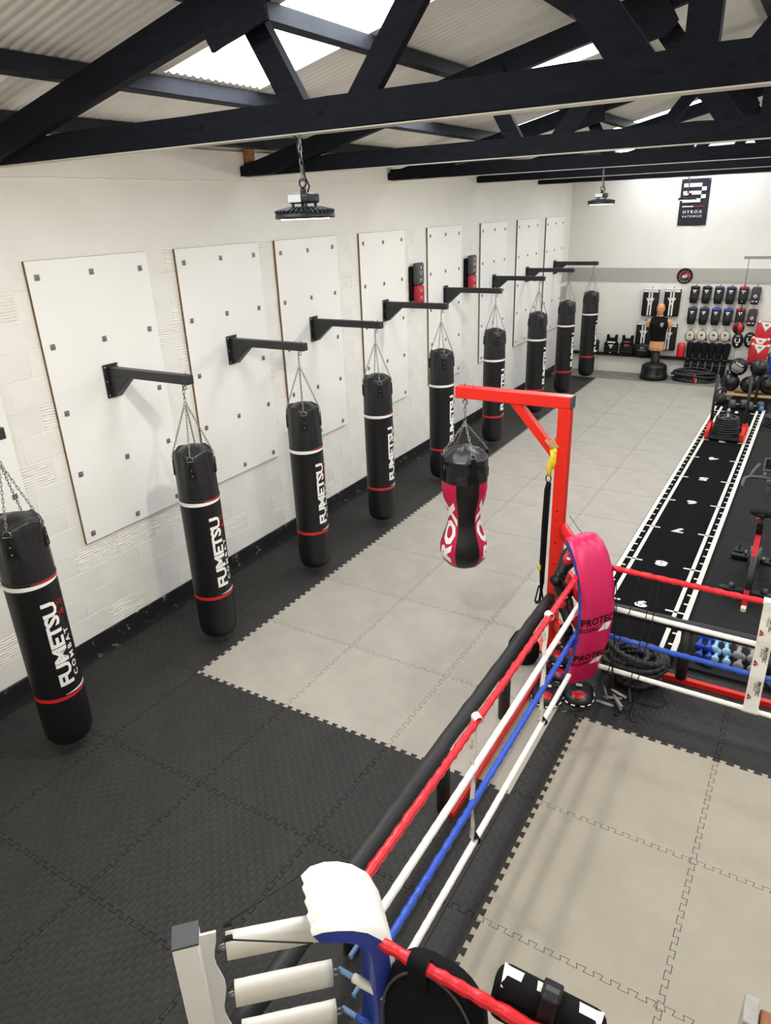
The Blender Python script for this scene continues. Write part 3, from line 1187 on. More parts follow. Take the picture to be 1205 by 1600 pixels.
tr = thing('suspension_trainer', 'black suspension trainer straps hanging down beside the red post', 'strap', (PXc - .095, PYc - .045, 1.70))
b = B().torus((0, 0, -.02), .022, .005, 'y', 14, 6, sy=1.6)
b.build('carabiner', M['black'], tr)
b = B()
b.tube([(0, 0, -.05), (-.01, 0, -.12), (-.018, 0, -.45), (-.02, .0, -.8), (-.006, .0, -1.15)], [.014, .02, .019, .017, .012], 8)
b.tube([(0.012, .01, -.06), (0.006, 0.01, -.5), (.002, .01, -1.0), (-.02, 0, -1.22)], .012, 8)
b.build('webbing', M['fabric_black'], tr)
b = B().tube([(-.05, -.02, -1.22), (.03, .02, -1.20)], .016, 8).tube([(-.06, 0, -1.22), (-.03, 0, -1.05), (.0, 0, -1.1), (.02, 0, -1.22)], .008, 6)
b.build('foot_loop', M['black'], tr)
b = B().rbox((-.03, -.012, -.86), (.03, .012, .05), .004, 1)
b.build('yellow_tab', M['yellow'], tr)
# the pair of arm pads on the left wall
for i, (y, lab) in enumerate(((6.2, 'red and black arm pad pair hanging on the left wall, nearer of the two'), (8.14, 'red and black arm pad pair hanging on the left wall, farther of the two'))):
    if i == 0:
        ap = thing('arm_pad', lab, 'pad', (XW + .05, y, 2.76), group='red and black arm pads on the left wall')
        B().rbox((-.02, -.03, .0), (.05, .20, .50), .015, 2).build('backing', M['fabric_black'], ap)
        B().rbox((.06, 0, .14), (.09, .22, .32), .03, 3).build('upper_pad', M['dark_grey'], ap)
        B().rbox((.062, 0, -.16), (.09, .22, .28), .03, 3).build('lower_pad', M['crimson'], ap)
        d = B()
        F_ = lambda z: frame((.1065, 0, z), (0, 1, 0), (0, 0, 1))
        d.text('8', .045, F_(.23), .0012, .03)
        for z in (.155, .05, -.10, -.21):
            for s in (1, -1):
                up = 1 if z in (.155, -.10) else -1
                d.tube([(.107, s * .035, z + .03 * up), (.107, s * .03, z), (.107, s * .012, z - .028 * up)], .004, 4)
        d.build('print', M['white_print'], ap)
    else:
        dup(ap, (XW + .05, y, 2.74), label=lab)
# ------------------------------------------------------------------ low barrier with foam covered rails
RX = 2.655
def barrier(name, lab, a, b_, posts, base0=0.0, boff=0.0):
    t = thing(name, lab, 'barrier', (a[0], a[1], 0))
    d = Vector((b_[0] - a[0], b_[1] - a[1], 0))
    L = d.length
    t.rotation_euler = (0, 0, math.atan2(d.y, d.x))
    B().rbox(((L + base0) / 2, -boff, 0.025), (L - base0, 0.05, 0.05), 0.004, 1).build('base_rail', M['red_steel'], t)
    k = int(L / .12)
    pts = [(L * i / k, random.uniform(-.003, .003), 0.555 + random.uniform(-.003, .003)) for i in range(k + 1)]
    B().tube(pts, [0.052 + random.uniform(-.0015, .0015) for _ in pts], 16).build('foam_rail', M['foam_black'], t)
    for q in posts:
        B().tube([(q, 0, 0.0 if boff else 0.051), (q, 0, 0.30), (q, 0, 0.535)], 0.046, 16).build('foam_post', M['foam_black'], t)
    return t


barrier('barrier', 'low red barrier with black foam rail and posts along the left ring ropes', (RX, -2.40), (RX, 1.79), (0.9, 2.045, 3.13), 2.0, .072)
barrier('barrier', 'low red barrier with black foam rail behind the far ring ropes', (2.90, 1.86), (6.4, 1.86), (0.90, 2.4))

# ------------------------------------------------------------------ ring ropes
CX, CY, NX, NY = 3.05, 1.36, 3.05, -2.09
HZ = [1.195, 0.880, 0.625, 0.295]


def rope_pts(a, b_, sag=0.01, n=70, jit=0.0015):
    a, b_ = Vector(a), Vector(b_)
    out = []
    for i in range(n + 1):
        t = i / n
        p = a.lerp(b_, t)
        p.z -= sag * 4 * t * (1 - t)
        out.append((p.x + random.uniform(-jit, jit), p.y + random.uniform(-jit, jit), p.z + random.uniform(-jit, jit)))
    return out


def ring_rope(lab, a, b_, m, r=0.0195, wr=0.0012, sag=.015, ends=True, cut=None):
    t = thing('ring_rope', lab, 'rope', a, group='covered ring ropes')
    A, Bv = Vector(a), Vector(b_)
    L = (Bv - A).length
    n = int(L / .022)
    P = rope_pts((0, 0, 0), Bv - A, sag, n, .0015 if wr > .001 else .0004)
    rs = []
    ph = random.uniform(0, 6)
    for i in range(n + 1):
        x = i * .022
        rs.append(r + wr * math.sin(x * 70 + 2.2 * math.sin(x * 9 + ph)) + random.uniform(-wr, wr) * .6)
    B().tube(P, rs, 10).build('cover', m, t)
    if ends:
        d = (Bv - A).normalized()
        for s, o in ((-1, Vector((0, 0, 0))), (1, Bv - A)):
            e = B()
            pts = [o + d * s * .075 * q / 10 for q in range(11)]
            e.tube([(p.x, p.y, p.z) for p in pts], [.011 + .002 * (q % 2) for q in range(11)], 8)
            e.build('bare_rope', M['rope_blue'], t)
    return t


COLN = ['red', 'upper white', 'blue', 'lower white']
CM = [M['red_vinyl'], M['white_vinyl'], M['blue_vinyl'], M['white_vinyl']]
for i in range(4):
    ring_rope('%s covered rope on the left side of the ring%s' % (COLN[i], ', along the black foam rail' if i == 0 else ''), (CX, CY - .12, HZ[i]), (NX, NY + .14, HZ[i]), CM[i], .0215 if i == 0 else .0205, .0022 if i in (0, 2) else .0006, ends=i > 0)
FZ = [1.195, 0.845, 0.585, 0.275]
for i in range(4):
    ring_rope('%s covered rope on the far side of the ring, in front of the track' % COLN[i], (CX + .16, CY + .02, FZ[i]), (6.6, CY + .02, FZ[i] - .02), CM[i], .0215 if i == 0 else .0205, .0022 if i in (0, 2) else .0006, ends=False)
for i in range(3):
    ring_rope('%s covered rope on the near side of the ring, at the bottom edge' % COLN[i], (NX + (.19, .06, .06)[i], NY, HZ[i]), (6.6, NY, HZ[i]), CM[i] if i < 2 else M['blue_vinyl'], .023 if i == 0 else .0195, .0022 if i in (0, 2) else .0006, ends=i > 0)


def rope_strap(lab, x, y, z0, z1, along, w=.05, tilt=(0, 0)):
    """white printed strap tying the ropes of one side together; along = unit direction of the ropes"""
    t = thing('rope_strap', lab, 'strap', (x, y, 0), group='white printed rope straps')
    A = Vector(along)
    nrm = Vector((-A.y, A.x, 0))
    zs = [z0 + (z1 - z0) * k / 12 for k in range(13)]
    b = B()
    for k in range(12):
        za, zb = zs[k], zs[k + 1]
        off = lambda z: nrm * (-.022 + .006 * math.sin(z * 19))
        p = off(za)
        q = off(zb)
        b.add([p - A * w / 2 + Vector((0, 0, za)), p + A * w / 2 + Vector((0, 0, za)), q + A * w / 2 + Vector((0, 0, zb)), q - A * w / 2 + Vector((0, 0, zb))], [(0, 1, 2, 3)], True)
        b.add([p - A * w / 2 + Vector((0, 0, za)) + nrm * .0025, p + A * w / 2 + Vector((0, 0, za)) + nrm * .0025, q + A * w / 2 + Vector((0, 0, zb)) + nrm * .0025, q - A * w / 2 + Vector((0, 0, zb)) + nrm * .0025], [(3, 2, 1, 0)], True)
    b.build('webbing', M['white_vinyl'], t)
    for z in (z0, z1):
        l = B()
        pts = [nrm * math.cos(a) * .026 + Vector((0, 0, z + math.sin(a) * .026)) for a in [2 * PI * k / 14 for k in range(14)]]
        vs, fs = [], []
        for p in pts:
            vs += [p - A * w * .55, p + A * w * .55]
        for k in range(14):
            j = (k + 1) % 14
            fs.append((2 * k, 2 * k + 1, 2 * j + 1, 2 * j))
        l.add(vs, fs, True)
        l.build('loop', M['white_vinyl'] if z == z1 or w > .06 else M['fabric_black'], t)
    pr, pl = B(), B()
    for z in (z1 - .16, (z0 + z1) / 2 + .05, z0 + .22, z0 + .08)[:3 if w > .06 else 4]:
        for s in (-1,):
            o = nrm * (-.031) + Vector((0, 0, z))
            # reading downwards along the strap
            F_ = frame((o.x, o.y, o.z), (0, 0, -1), tuple(A)) if w > .06 else frame((o.x, o.y, o.z), (0, 0, -1), tuple(A))
            pr.text('PROTEC', w * .26, F_ @ Matrix.Translation((0, w * .22, 0)), .001, .03)
            pr.text('BOXING', w * .13, F_ @ Matrix.Translation((-.01, -.02 * w, 0)), .001, .01)
            pl.prism([(-w * .0, -w * .38), (w * .3, -w * .38), (w * .3, -w * .1)], .001, F_ @ Matrix.Translation((w * .55, 0, 0)))
            pl.prism([(w * .36, -w * .38), (w * .56, -w * .38), (w * .40, -w * .1), (w * .36, -w * .1)], .001, F_ @ Matrix.Translation((w * .55, 0, 0)))
    pr.build('lettering', M['black_matt'], t)
    pl.build('logo', M['red_dull'], t)
    return t


rope_strap('white printed strap across the left ropes, nearer the camera, by a black foam post', 3.05, -.72, HZ[3] + .0, HZ[0], (.76, -.65, 0))
rope_strap('white printed strap across the left ropes, close to the pink corner pad', 3.05, .49, HZ[3], HZ[0], (.76, -.65, 0))
rope_strap('wide white printed strap across the far ropes at the right edge of the view', 4.35, CY + .02, FZ[3] - .02, FZ[0] - .01, (1, 0, 0), .10)

# ------------------------------------------------------------------ corner cushions
def corner_pad(name, lab, loc, ang, m, mb, path, w=.29, th=.075, pleats=8, back_k=.5):
    """cushion bent along path of (out, z); local x points into the ring"""
    t = thing(name, lab, 'corner pad', loc, rz=ang)
    n = len(path)
    P = [Vector((p[0], 0, p[1])) for p in path]
    fr, bk = [], []
    front, back = B(), B()
    ring = 12
    vs_f, vs_b = [], []
    K = 24
    for i, p in enumerate(P):
        a, b_ = P[max(0, i - 1)], P[min(n - 1, i + 1)]
        T = (b_ - a).normalized()
        N = Vector((T.z, 0, -T.x))                     # outwards
        ww = w * (path[i][2] if len(path[i]) > 2 else 1)
        tt = th * (path[i][3] if len(path[i]) > 3 else 1)
        for k in range(K + 1):
            y = ww * (k / K - .5)
            bul = (1 - abs(2 * k / K - 1) ** 7)
            e = max(0, i - (n - 4)) / 3 * (.005 if pleats < 9 else .010) * math.sin(k * pleats / K * PI + .6)
            q = p + N * (tt * (.30 + .30 * bul) + random.uniform(-.0012, .0012) + e) + Vector((0, y, 0))
            vs_f.append(q)
            q2 = p - N * (tt * (back_k + .16 * bul)) + Vector((0, y * .97, 0))
            vs_b.append(q2)
    fs = [(i * (K + 1) + k, i * (K + 1) + k + 1, (i + 1) * (K + 1) + k + 1, (i + 1) * (K + 1) + k) for i in range(n - 1) for k in range(K)]
    # front panel, with end flaps wrapped a little round the rim
    front.add(vs_f, fs, True)
    front.build('front_panel', m, t)
    back.add(vs_b, [tuple(reversed(f)) for f in fs], True)
    off = len(vs_b)
    rim_f = [i * (K + 1) for i in range(n)]
    rim = []
    side = []
    for c in (0, K):
        A_ = [vs_f[i * (K + 1) + c] for i in range(n)]
        B_ = [vs_b[i * (K + 1) + c] for i in range(n)]
        vv = A_ + B_
        ff = [(i, i + 1, n + i + 1, n + i) if c == 0 else (i, n + i, n + i + 1, i + 1) for i in range(n - 1)]
        back.add(vv, ff, True)
    for r in (0, n - 1):
        A_ = [vs_f[r * (K + 1) + k] for k in range(K + 1)]
        B_ = [vs_b[r * (K + 1) + k] for k in range(K + 1)]
        ff = [(k, K + 1 + k, K + 2 + k, k + 1) if r == 0 else (k, k + 1, K + 2 + k, K + 1 + k) for k in range(K)]
        back.add(A_ + B_, ff, True)
    back.build('back_panel', mb, t)
    return t, P


def stitch(bb, P, w, th):
    pass


pp = [(.0, .20, .96), (.02, .27), (.065, .42), (.115, .60), (.135, .78), (.135, .95), (.11, 1.11), (.07, 1.22), (.02, 1.31, .99), (-.04, 1.375, .95), (-.10, 1.405, .88), (-.125, 1.40, .78, .8)]
pad1, P1 = corner_pad('corner_pad', 'long pink corner pad with blue back and black lettering at the far ring corner', (3.085, 1.27, 0), math.radians(-36), M['pad_pink'], M['pad_blue'], pp, .31, .085, 8, .22)
lt, lw = B(), B()


def on_pad(P, w, th, verts, zc, yc, lift):
    """place flat (x right, y up) points on the front of a corner pad"""
    out = []
    for x, y in verts:
        z = zc + y
        for a, b_ in zip(P, P[1:]):
            if a.z <= z <= b_.z:
                q = (z - a.z) / (b_.z - a.z)
                T = (b_ - a).normalized()
                p = a.lerp(b_, q)
                break
        yy = yc + x
        bul = 1 - abs(2 * yy / w) ** 7
        out.append(p + Vector((T.z, 0, -T.x)) * (th * (.30 + .30 * bul) + lift) + Vector((0, yy, 0)))
    return out


for zc in (.84, .50):
    lt, lw = B(), B()
    for txt, sz, yc, dz, bd, sx in (('PROTEC', .066, -.008, .0, .03, .88), ('BOXING', .036, -.078, -.068, .012, .80)):
        v, f = text_mesh(txt, sz, bd, sx, 1.06)
        v, f = split_mesh(v, f, 0, .02)
        v, f = split_mesh(v, f, 1, .03)
        lt.add(on_pad(P1, .31, .085, v, zc + dz, yc, .003), f, False)
    for pl in ([(.0, -.095), (.058, -.095), (.058, -.035)], [(.064, -.095), (.098, -.095), (.124, -.035), (.064, -.035)]):
        v, f = split_mesh([(x + .008, y) for x, y in pl], [tuple(range(len(pl)))], 0, .02)
        v, f = split_mesh(v, f, 1, .03)
        lw.add(on_pad(P1, .31, .085, v, zc, -.012, .004), f, False)
    lt.build('lettering', M['black_matt'], pad1)
    lw.build('logo', M['white_print'], pad1)

pp2 = [(0.045, .22, .95), (0.06, .30), (0.075, .50), (0.08, .80), (.078, 1.02), (.07, 1.14), (.045, 1.215), (.0, 1.265), (-.05, 1.295), (-.10, 1.31, .99), (-.145, 1.31, .95), (-.175, 1.295, .88, .8)]
pad2, P2 = corner_pad('corner_pad', 'white corner pad with blue back at the near ring corner', (3.105, -2.035, 0), math.radians(45), M['pad_white'], M['pad_blue'], pp2, .32, .085, 9)
g = B()
g.tube([(-.19, .15, 1.305), (-.5, .03, 1.285)], .0035, 6)
g.tube([(-.19, -.15, 1.295), (-.5, -.03, 1.27)], .0035, 6)
for y in (.03, -.03):
    for k in range(4):
        g.torus((-.485 - .008 * k, y, 1.277), .008, .005, 'x', 8, 5)
g.build('tie_cord', M['cord_black'], pad2)
g = B()
g.tube([(-.13, .05, 1.42), (-.30, .12, 1.40), (-.60, .27, 1.36)], .003, 6)
g.build('tie_cord', M['cord_black'], pad1)

# ------------------------------------------------------------------ ring post at the near corner with padded turnbuckles
PO = Vector((2.635, -2.49, 0))
rp = thing('ring_post', 'white square ring post with grey cap at the near left corner', 'ring post', PO, rz=math.radians(45))
B().rbox((0, 0, .645), (.098, .098, 1.29), .006, 2).build('column', M['white'], rp)
B().rbox((0, 0, 1.295), (.101, .101, .012), .002, 1).build('cap', M['dark_grey'], rp)
pl = B()
poly = []
for k in range(25):                                    # wavy edged flange
    z = .12 + 1.16 * k / 24
    poly.append((.10 + .012 * math.cos((1.28 - z) * 2 * PI / .31), z))
poly = [(.04, .12)] + poly + [(.04, 1.28)]
pl.prism(poly, .010, frame((0, .005, 0), (1, 0, 0), (0, 0, 1)))
pl.build('flange', M['white'], rp)
dirc = Vector((1, 1, 0)).normalized()


def turnbuckle(lab, a, b_, m, w=.075, h=.13, group='padded turnbuckle covers', s=None):
    """folded vinyl sleeve from a to b"""
    t = thing('turnbuckle_cover', lab, 'turnbuckle cover', a, group=group)
    A, Bv = Vector(a), Vector(b_)
    d = Bv - A
    L = d.length
    t.rotation_euler = (0, -math.asin(d.z / L), math.atan2(d.y, d.x))
    prof = [(.0, h * .5), (w * .26, h * .46), (w * .40, h * .30), (w * .40, h * .05), (w * .30, -h * .40), (w * .06, -h * .52), (-w * .06, -h * .52), (-w * .30, -h * .40), (-w * .40, h * .05), (-w * .40, h * .30), (-w * .26, h * .46)]
    b = B()
    n = 12
    vs, fs = [], []
    for i in range(n + 1):
        x = L * (.06 + .93 * i / n)
        for y, z in prof:
            vs.append((x, y * (1 + random.uniform(-.03, .03)), z + random.uniform(-.0012, .0012)))
    k = len(prof)
    for i in range(n):
        for j in range(k):
            l = (j + 1) % k
            fs.append((i * k + j, i * k + l, (i + 1) * k + l, (i + 1) * k + j))
    fs += [tuple(range(k - 1, -1, -1)), tuple(n * k + j for j in range(k))]
    b.add(vs, fs, True)
    b.sm[-1] = b.sm[-2] = False
    b.build('sleeve', m, t)
    B().tube([(0, .0, 0), (L * .12, 0, 0)], .007, 8).torus((L * .03, 0, 0), .014, .005, 'y', 10, 5).build('shackle', M['steel'], t)
    B().tube([(L * .88, 0, 0), (L * 1.0, 0, 0)], .007, 8).torus((L * 1.02, 0, 0), .018, .005, 'y', 10, 5).build('shackle', M['steel'], t)
    return t


WN = ['top', 'second', 'third', 'lowest']
for i in range(4):
    z = HZ[i] - (.03 if i == 0 else 0)
    a = PO + dirc * .115 + Vector((0, 0, z + .02))
    b_ = Vector((NX, NY, z)) - dirc * .035
    turnbuckle('%s white turnbuckle cover between the white post and the near ring corner' % WN[i], a, b_, M['white_vinyl'], group='white turnbuckle covers')
A0 = Vector((PXc + .05, PYc - .05, 0))
for i in range(4):
    a = A0 + Vector((0.0, 0.0, HZ[i] + (.06 if i == 0 else .02)))
    b_ = Vector((CX - .03, CY + .03, HZ[i]))
    turnbuckle('%s red turnbuckle cover between the red post and the pink corner pad' % WN[i], a, b_, M['red_vinyl'], .085, .14, group='red turnbuckle covers')

# ------------------------------------------------------------------ gloves and pads around the far corner
def glove(lab, loc, rot, palm=M['red'], sz=1.0, group=None):
    t = thing('boxing_glove', lab, 'glove', loc, rot=rot, group=group)
    b = B()
    b.loft([(-.16, .050, .040, 0, 0), (-.12, .052, .042, 0, 0), (-.06, .056, .044, 0, 0), (-.01, .064, .054, 0, .004), (.05, .070, .066, 0, .012), (.10, .064, .064, 0, .02), (.135, .045, .045, 0, .022), (.148, .012, .012, 0, .022)], 16)
    b.build('mitt', M['bag_top'], t)
    B().ell((.055, .045, .02), (.024, .026, .062), 10, 8, Matrix.Rotation(.25, 4, 'Y')).build('thumb', M['bag_top'], t)
    B().ell((0, -.058, .042), (.050, .016, .058), 16, 10).build('red_panel', palm, t)
    p = B().rbox((0, -.0745, .045), (.034, .006, .022), .002, 1)
    p.build('emblem', M['white_print'], t)
    B().loft([(-.165, .052, .042, 0, 0), (-.14, .055, .045, 0, 0), (-.10, .055, .045, 0, 0)], 14).build('cuff', M['black'], t)
    t.scale = (sz, sz, sz)
    return t


RA = math.radians
glove('black glove with red oval panel, uppermost behind the pink pad', (2.868, 1.44, 1.12), (RA(-25), RA(20), RA(12)), sz=.9)
glove('black glove with strap up, below the red rope behind the pink pad', (2.868, 1.40, .90), (RA(-20), RA(150), RA(20)), M['black'], sz=.9)
glove('black glove with red panel, beside the white rope end behind the pink pad', (2.88, 1.44, .72), (RA(-25), RA(-25), RA(15)), sz=.9)
glove('black glove hanging low behind the blue rope end', (2.93, 1.46, .40), (RA(-20), RA(170), RA(15)), M['black'])


def kick_mitt(lab, loc, rz, rot=None):
    """curved focus mitt lying on the floor, stitched rim"""
    t = thing('focus_mitt', lab, 'pad', loc, rz=rz, group='black and red mitts on the floor')
    b = B()
    b.loft([(0, .115, .150, 0, 0), (.025, .125, .160, 0, 0), (.06, .120, .150, 0, .0), (.085, .09, .115, 0, .0), (.095, .03, .04, 0, 0)], 24, None, 0, 2.4)
    b.build('shell', M['bag_top'], t)
    b = B()
    for k in range(26):
        if k % 2:
            continue
        pts = []
        for q in range(4):
            a = 2 * PI * (k + q / 3) / 26
            pts.append((.127 * math.copysign(abs(math.cos(a)) ** (2 / 2.4), math.cos(a)), .162 * math.copysign(abs(math.sin(a)) ** (2 / 2.4), math.sin(a)), .02))
        b.tube(pts, .006, 5)
    b.build('rim_stitching', M['white_print'], t)
    B().ell((.0, -.075, .062), (.085, .062, .034), 14, 8).build('red_panel', M['red'], t)
    b = B().ell((0, .045, .08), (.075, .06, .035), 14, 8)
    b.build('palm_cover', M['black'], t)
    B().rbox((0, .0, .113), (.05, .03, .006), .002, 1).build('emblem', M['cream'], t)
    return t


kick_mitt('black and red mitt with white rim on the floor right below the pink pad', (3.10, 1.27, .002), math.radians(15))
kick_mitt('black and red mitt on the floor between the blue and lower white ropes', (2.89, 1.50, .002), math.radians(-10))
kick_mitt('black mitt lying on the floor by the white strap and the red post foot', (2.882, 1.14, .002), math.radians(4))
kick_mitt('black and red mitt leaning on others at the foot of the red post', (2.86, 1.60, .101), math.radians(-25))
bs = tag(B().loft([(0, .12, .10, 0, 0), (.06, .15, .13, 0, 0), (.16, .14, .12, 0.01, 0), (.26, .09, .07, 0.01, 0), (.30, .03, .02, 0, 0)], 18).build('gear_bag', M['fabric_black'], None, (2.50, 1.56, 0)), 'crumpled black gear bag on the floor at the foot of the red post', 'bag')

# skipping ropes hanging over the far red rope
def skip(lab, x, zlow, hx, cm, hm, sway):
    t = thing('skipping_rope', lab, 'skipping rope', (x, CY + .02, 0), group='skipping ropes over the far red rope')
    b = B()
    z0 = FZ[0] + .022
    pts = []
    for k in range(13):
        q = k / 12
        pts.append((sway * q + .01 * math.sin(5 * q), -.028 - .05 * q * q, z0 - (z0 - zlow) * q))
    pts = [(-.004, .024, z0 - .30), (-.002, .026, z0 - .04), (0, 0, z0)] + pts[1:]
    b.tube(pts, .0042, 6)
    b.build('cord', cm, t)
    e = Vector(pts[-1])
    h = B()
    d = Vector((hx[0], hx[1], -.25)).normalized()
    h.tube([e, e + d * .02, e + d * .13, e + d * .135], [.007, .012, .012, .008], 10)
    h.build('handle', hm, t)
    return t


skip('skipping rope with grey handle, nearest the pink pad', 3.25, .10, (.6, -.5), M['cord_black'], M['grey'], .13)
skip('skipping rope with pale handle, second from the pink pad', 3.28, .14, (1, -.1), M['cord_black'], M['grey'], .08)
skip('thin black skipping rope with dark handle, in the middle of the bunch', 3.46, .16, (.3, -.5), M['cord_black'], M['dark_grey'], -.16)
skip('black skipping rope in front of the painted number nine', 3.55, .20, (.2, -.6), M['cord_black'], M['black'], -.05)
skip('black skipping rope farthest from the pink pad', 3.60, .05, (.1, -.6), M['cord_black'], M['black'], -.06)
for i, (x, y, a) in enumerate(((3.36, 1.36, .3), (3.32, 1.26, -.05), (3.42, 1.30, -1.0))):
    t = thing('skipping_rope', ['grey skipping rope handle lying on the black mat, pointing right', 'ribbed grey skipping rope handle lying flat nearest the pink pad', 'grey skipping rope handle lying nearest the ring mats'][i], 'skipping rope', (x, y, .016), rz=a)
    B().tube([(-.07, 0, 0), (-.05, 0, 0), (.06, 0, 0), (.075, 0, 0)], [.009, .013, .013, .009], 10).build('grip', M['grey'], t)
    B().tube([(.075, 0, 0), (.12, .03, 0), (.17, .0, -.008), (.22, .08, -.012)], .0035, 5).build('cord', M['cord_black'], t)
t = thing('speed_cable', 'thin black cable curled on the black mat beside the rope heap', 'cable', (3.60, 1.40, .006))
B().tube([(-.1, .02, 0), (.0, .0, 0), (.12, .03, 0), (.16, .12, 0), (.10, .2, .01)], .004, 5).tube([(-.1, .02, 0), (-.12, -.1, 0), (-.15, -.19, 0)], .004, 5).build('cord', M['cord_black'], t)
B().tube([(-.15, -.19, .002), (-.165, -.24, .002)], .012, 8).build('tip', M['black'], t)
t = thing('green_tipped_cord', 'short black cord with a green tip lying on the mat in front of the pad', 'cord', (3.12, 1.03, .006))
B().tube([(.12, .12, 0), (.05, .07, 0), (-.04, -.0, 0)], .005, 5).build('cord', M['cord_black'], t)
B().tube([(-.04, 0, 0), (-.075, -.025, 0)], .004, 5).build('tip', mat('green_tip', (40, 170, 90), .5), t)

# heap of battle rope behind the far ropes
hp = thing('battle_rope_heap', 'heap of thick black battle rope on the floor behind the far ropes', 'rope', (3.43, 1.70, 0))
b = B()
rg = random.Random(21)
for k in range(12):
    R = rg.uniform(.10, .24)
    zc = .03 + .30 * (k / 12) + rg.uniform(-.01, .01)
    tx, ty = rg.uniform(-.16, .16), rg.uniform(-.16, .16)
    sxx, syy = rg.uniform(.85, 1.2), rg.uniform(.75, 1.05)
    ph = rg.uniform(0, 6)
    pts, rs = [], []
    for i in range(110):
        a = 2 * PI * i / 110
        pts.append((R * sxx * math.cos(a) + .03 * math.sin(ph), R * syy * math.sin(a) + .03 * math.cos(ph), max(.026, zc + tx * R * math.cos(a) * 1.5 + ty * R * math.sin(a) * 1.5)))
        rs.append(.025 + .005 * math.sin(a * 21))
    b.tube(pts, rs, 7, True)
b.build('coils', M['rope_black'], hp)

# ------------------------------------------------------------------ gear hanging on the near red rope
hz = HZ[0]
bp = thing('body_shield', 'black round body shield hanging by its strap from the near red rope', 'pad', (3.60, NY, 0), rz=0)
b = B()
b.loft([(-.03, .17, .25, 0, 0), (-.01, .21, .29, 0, 0), (.04, .215, .295, 0, 0), (.075, .19, .27, 0, 0), (.09, .08, .12, 0, 0)], 30, Matrix.Translation((-.12, .03, .88)) @ Matrix.Rotation(math.radians(80), 4, 'X'), 0, 2.6)
b.build('cushion', M['fabric_black'], bp)
b = B()
b.torus((0, 0, 0), .20, .006, 'z', 40, 5, Matrix.Translation((-.12, .03, .88)) @ Matrix.Rotation(math.radians(80), 4, 'X') @ Matrix.Translation((0, 0, .085)), 0, 1.0, 1.36)
b.build('piping', M['dark_grey'], bp)
b = B()
vs, fs = [], []
for k in range(15):
    a = PI * 1.5 + 2 * PI * k / 14
    vs += [(-.215, .030 * math.cos(a), hz + .030 * math.sin(a)), (-.135, .030 * math.cos(a), hz + .030 * math.sin(a))]
for k in range(14):
    fs.append((2 * k, 2 * k + 1, 2 * k + 3, 2 * k + 2))
b.add(vs, fs)
b.box((-.175, -.02, hz - .20), (.08, .006, .36))
b.rbox((-.155, .05, hz - .30), (.05, .09, .42), .02, 2)
b.build('strap', M['fabric_black'], bp)
b = B()
b.lathe([(0, 0), (.032, 0), (.034, .003)], 20, Matrix.Translation((-.10, -.075, .84)) @ Matrix.Rotation(PI / 2, 4, 'X'))
b.build('emblem', M['red_dull'], bp)
tp_ = thing('thai_pad', 'black and white forearm pad strapped to the near red rope at the bottom edge', 'pad', (3.885, NY + .10, 1.13), rot=(math.radians(-14), math.radians(6), math.radians(4)))
B().rbox((0, .0, 0), (.40, .11, .20), .045, 4).build('cushion', M['fabric_black'], tp_)
b = B()
for x0, x1 in ((-.19, -.10), (-.065, .04), (.085, .185)):
    vs, fs = [], []
    sec = [(.057, -.04), (.0575, .02), (.052, .06), (.035, .085), (.012, .099), (-.01, .1015), (-.026, .096), (-.042, .084), (-.054, .062)]
    for k, (yy, zz) in enumerate(sec):
        ins = .02 * k / 8
        vs += [(x0 + ins, yy + .0018, zz + .0018), (x1 - ins * .5, yy + .0018, zz + .0018)]
    for k in range(len(sec) - 1):
        fs.append((2 * k, 2 * k + 1, 2 * k + 3, 2 * k + 2))
    b.add(vs, fs)
b.build_each('white_panel', M['pad_white'], tp_)
b = B()
b.rbox((.0, -.055, .03), (.06, .05, .21), .01, 2).rbox((.0, -.02, .115), (.07, .09, .022), .008, 2)
b.build('strap', M['black'], tp_)
b = B().rbox((0, -.03, .13), (.05, .03, .01), .003, 1)
b.build('buckle', M['dark_grey'], tp_)
t = thing('newel_post', 'weathered grey upright board with a brown timber behind it at the bottom right corner', 'post', (4.49, -1.76, 0))
B().rbox((0.0, -.06, .70), (.045, .10, 1.40), .004, 1).build('grey_board', M['timber_grey'], t)
B().rbox((.072, -.06, .69), (.09, .07, 1.38), .004, 1).build('timber', M['wood'], t)
# ------------------------------------------------------------------ turf track
TX0, TX1 = 2.785, 3.695
tk = thing('turf_track', 'black turf sprint track with white ruler lines and metre numbers', 'track', (0, 0, 0))
b = B()
vs, fs = [], []
ys = [2.08 + 9.3 * k / 60 for k in range(61)]
prof_y = [(y, 0.004) for y in ys] + [(11.50, .012), (11.60, .035), (11.68, .075)]
for y, z in prof_y:
    for x in (TX0, 3.24, TX1):
        vs.append((x, y, z + .0045))
    for x in (TX0, 3.24, TX1):
        vs.append((x, y, z - .004))
n = len(prof_y)
for i in range(n - 1):
    a, c = i * 6, (i + 1) * 6
    fs += [(a, a + 1, c + 1, c), (a + 1, a + 2, c + 2, c + 1), (a + 4, a + 3, c + 3, c + 4), (a + 5, a + 4, c + 4, c + 5), (a, c, c + 3, a + 3), (a + 2, a + 5, c + 5, c + 2)]
fs += [(0, 3, 4, 1), (1, 4, 5, 2)]
b.add(vs, fs)
b.build('turf', M['turf'], tk)
ZL = .0088
b = B()


def strip(x0, x1, y0, y1, rag=.002):
    L = max(x1 - x0, y1 - y0)
    b.box(((x0 + x1) / 2, (y0 + y1) / 2, ZL), (x1 - x0, y1 - y0, .003))


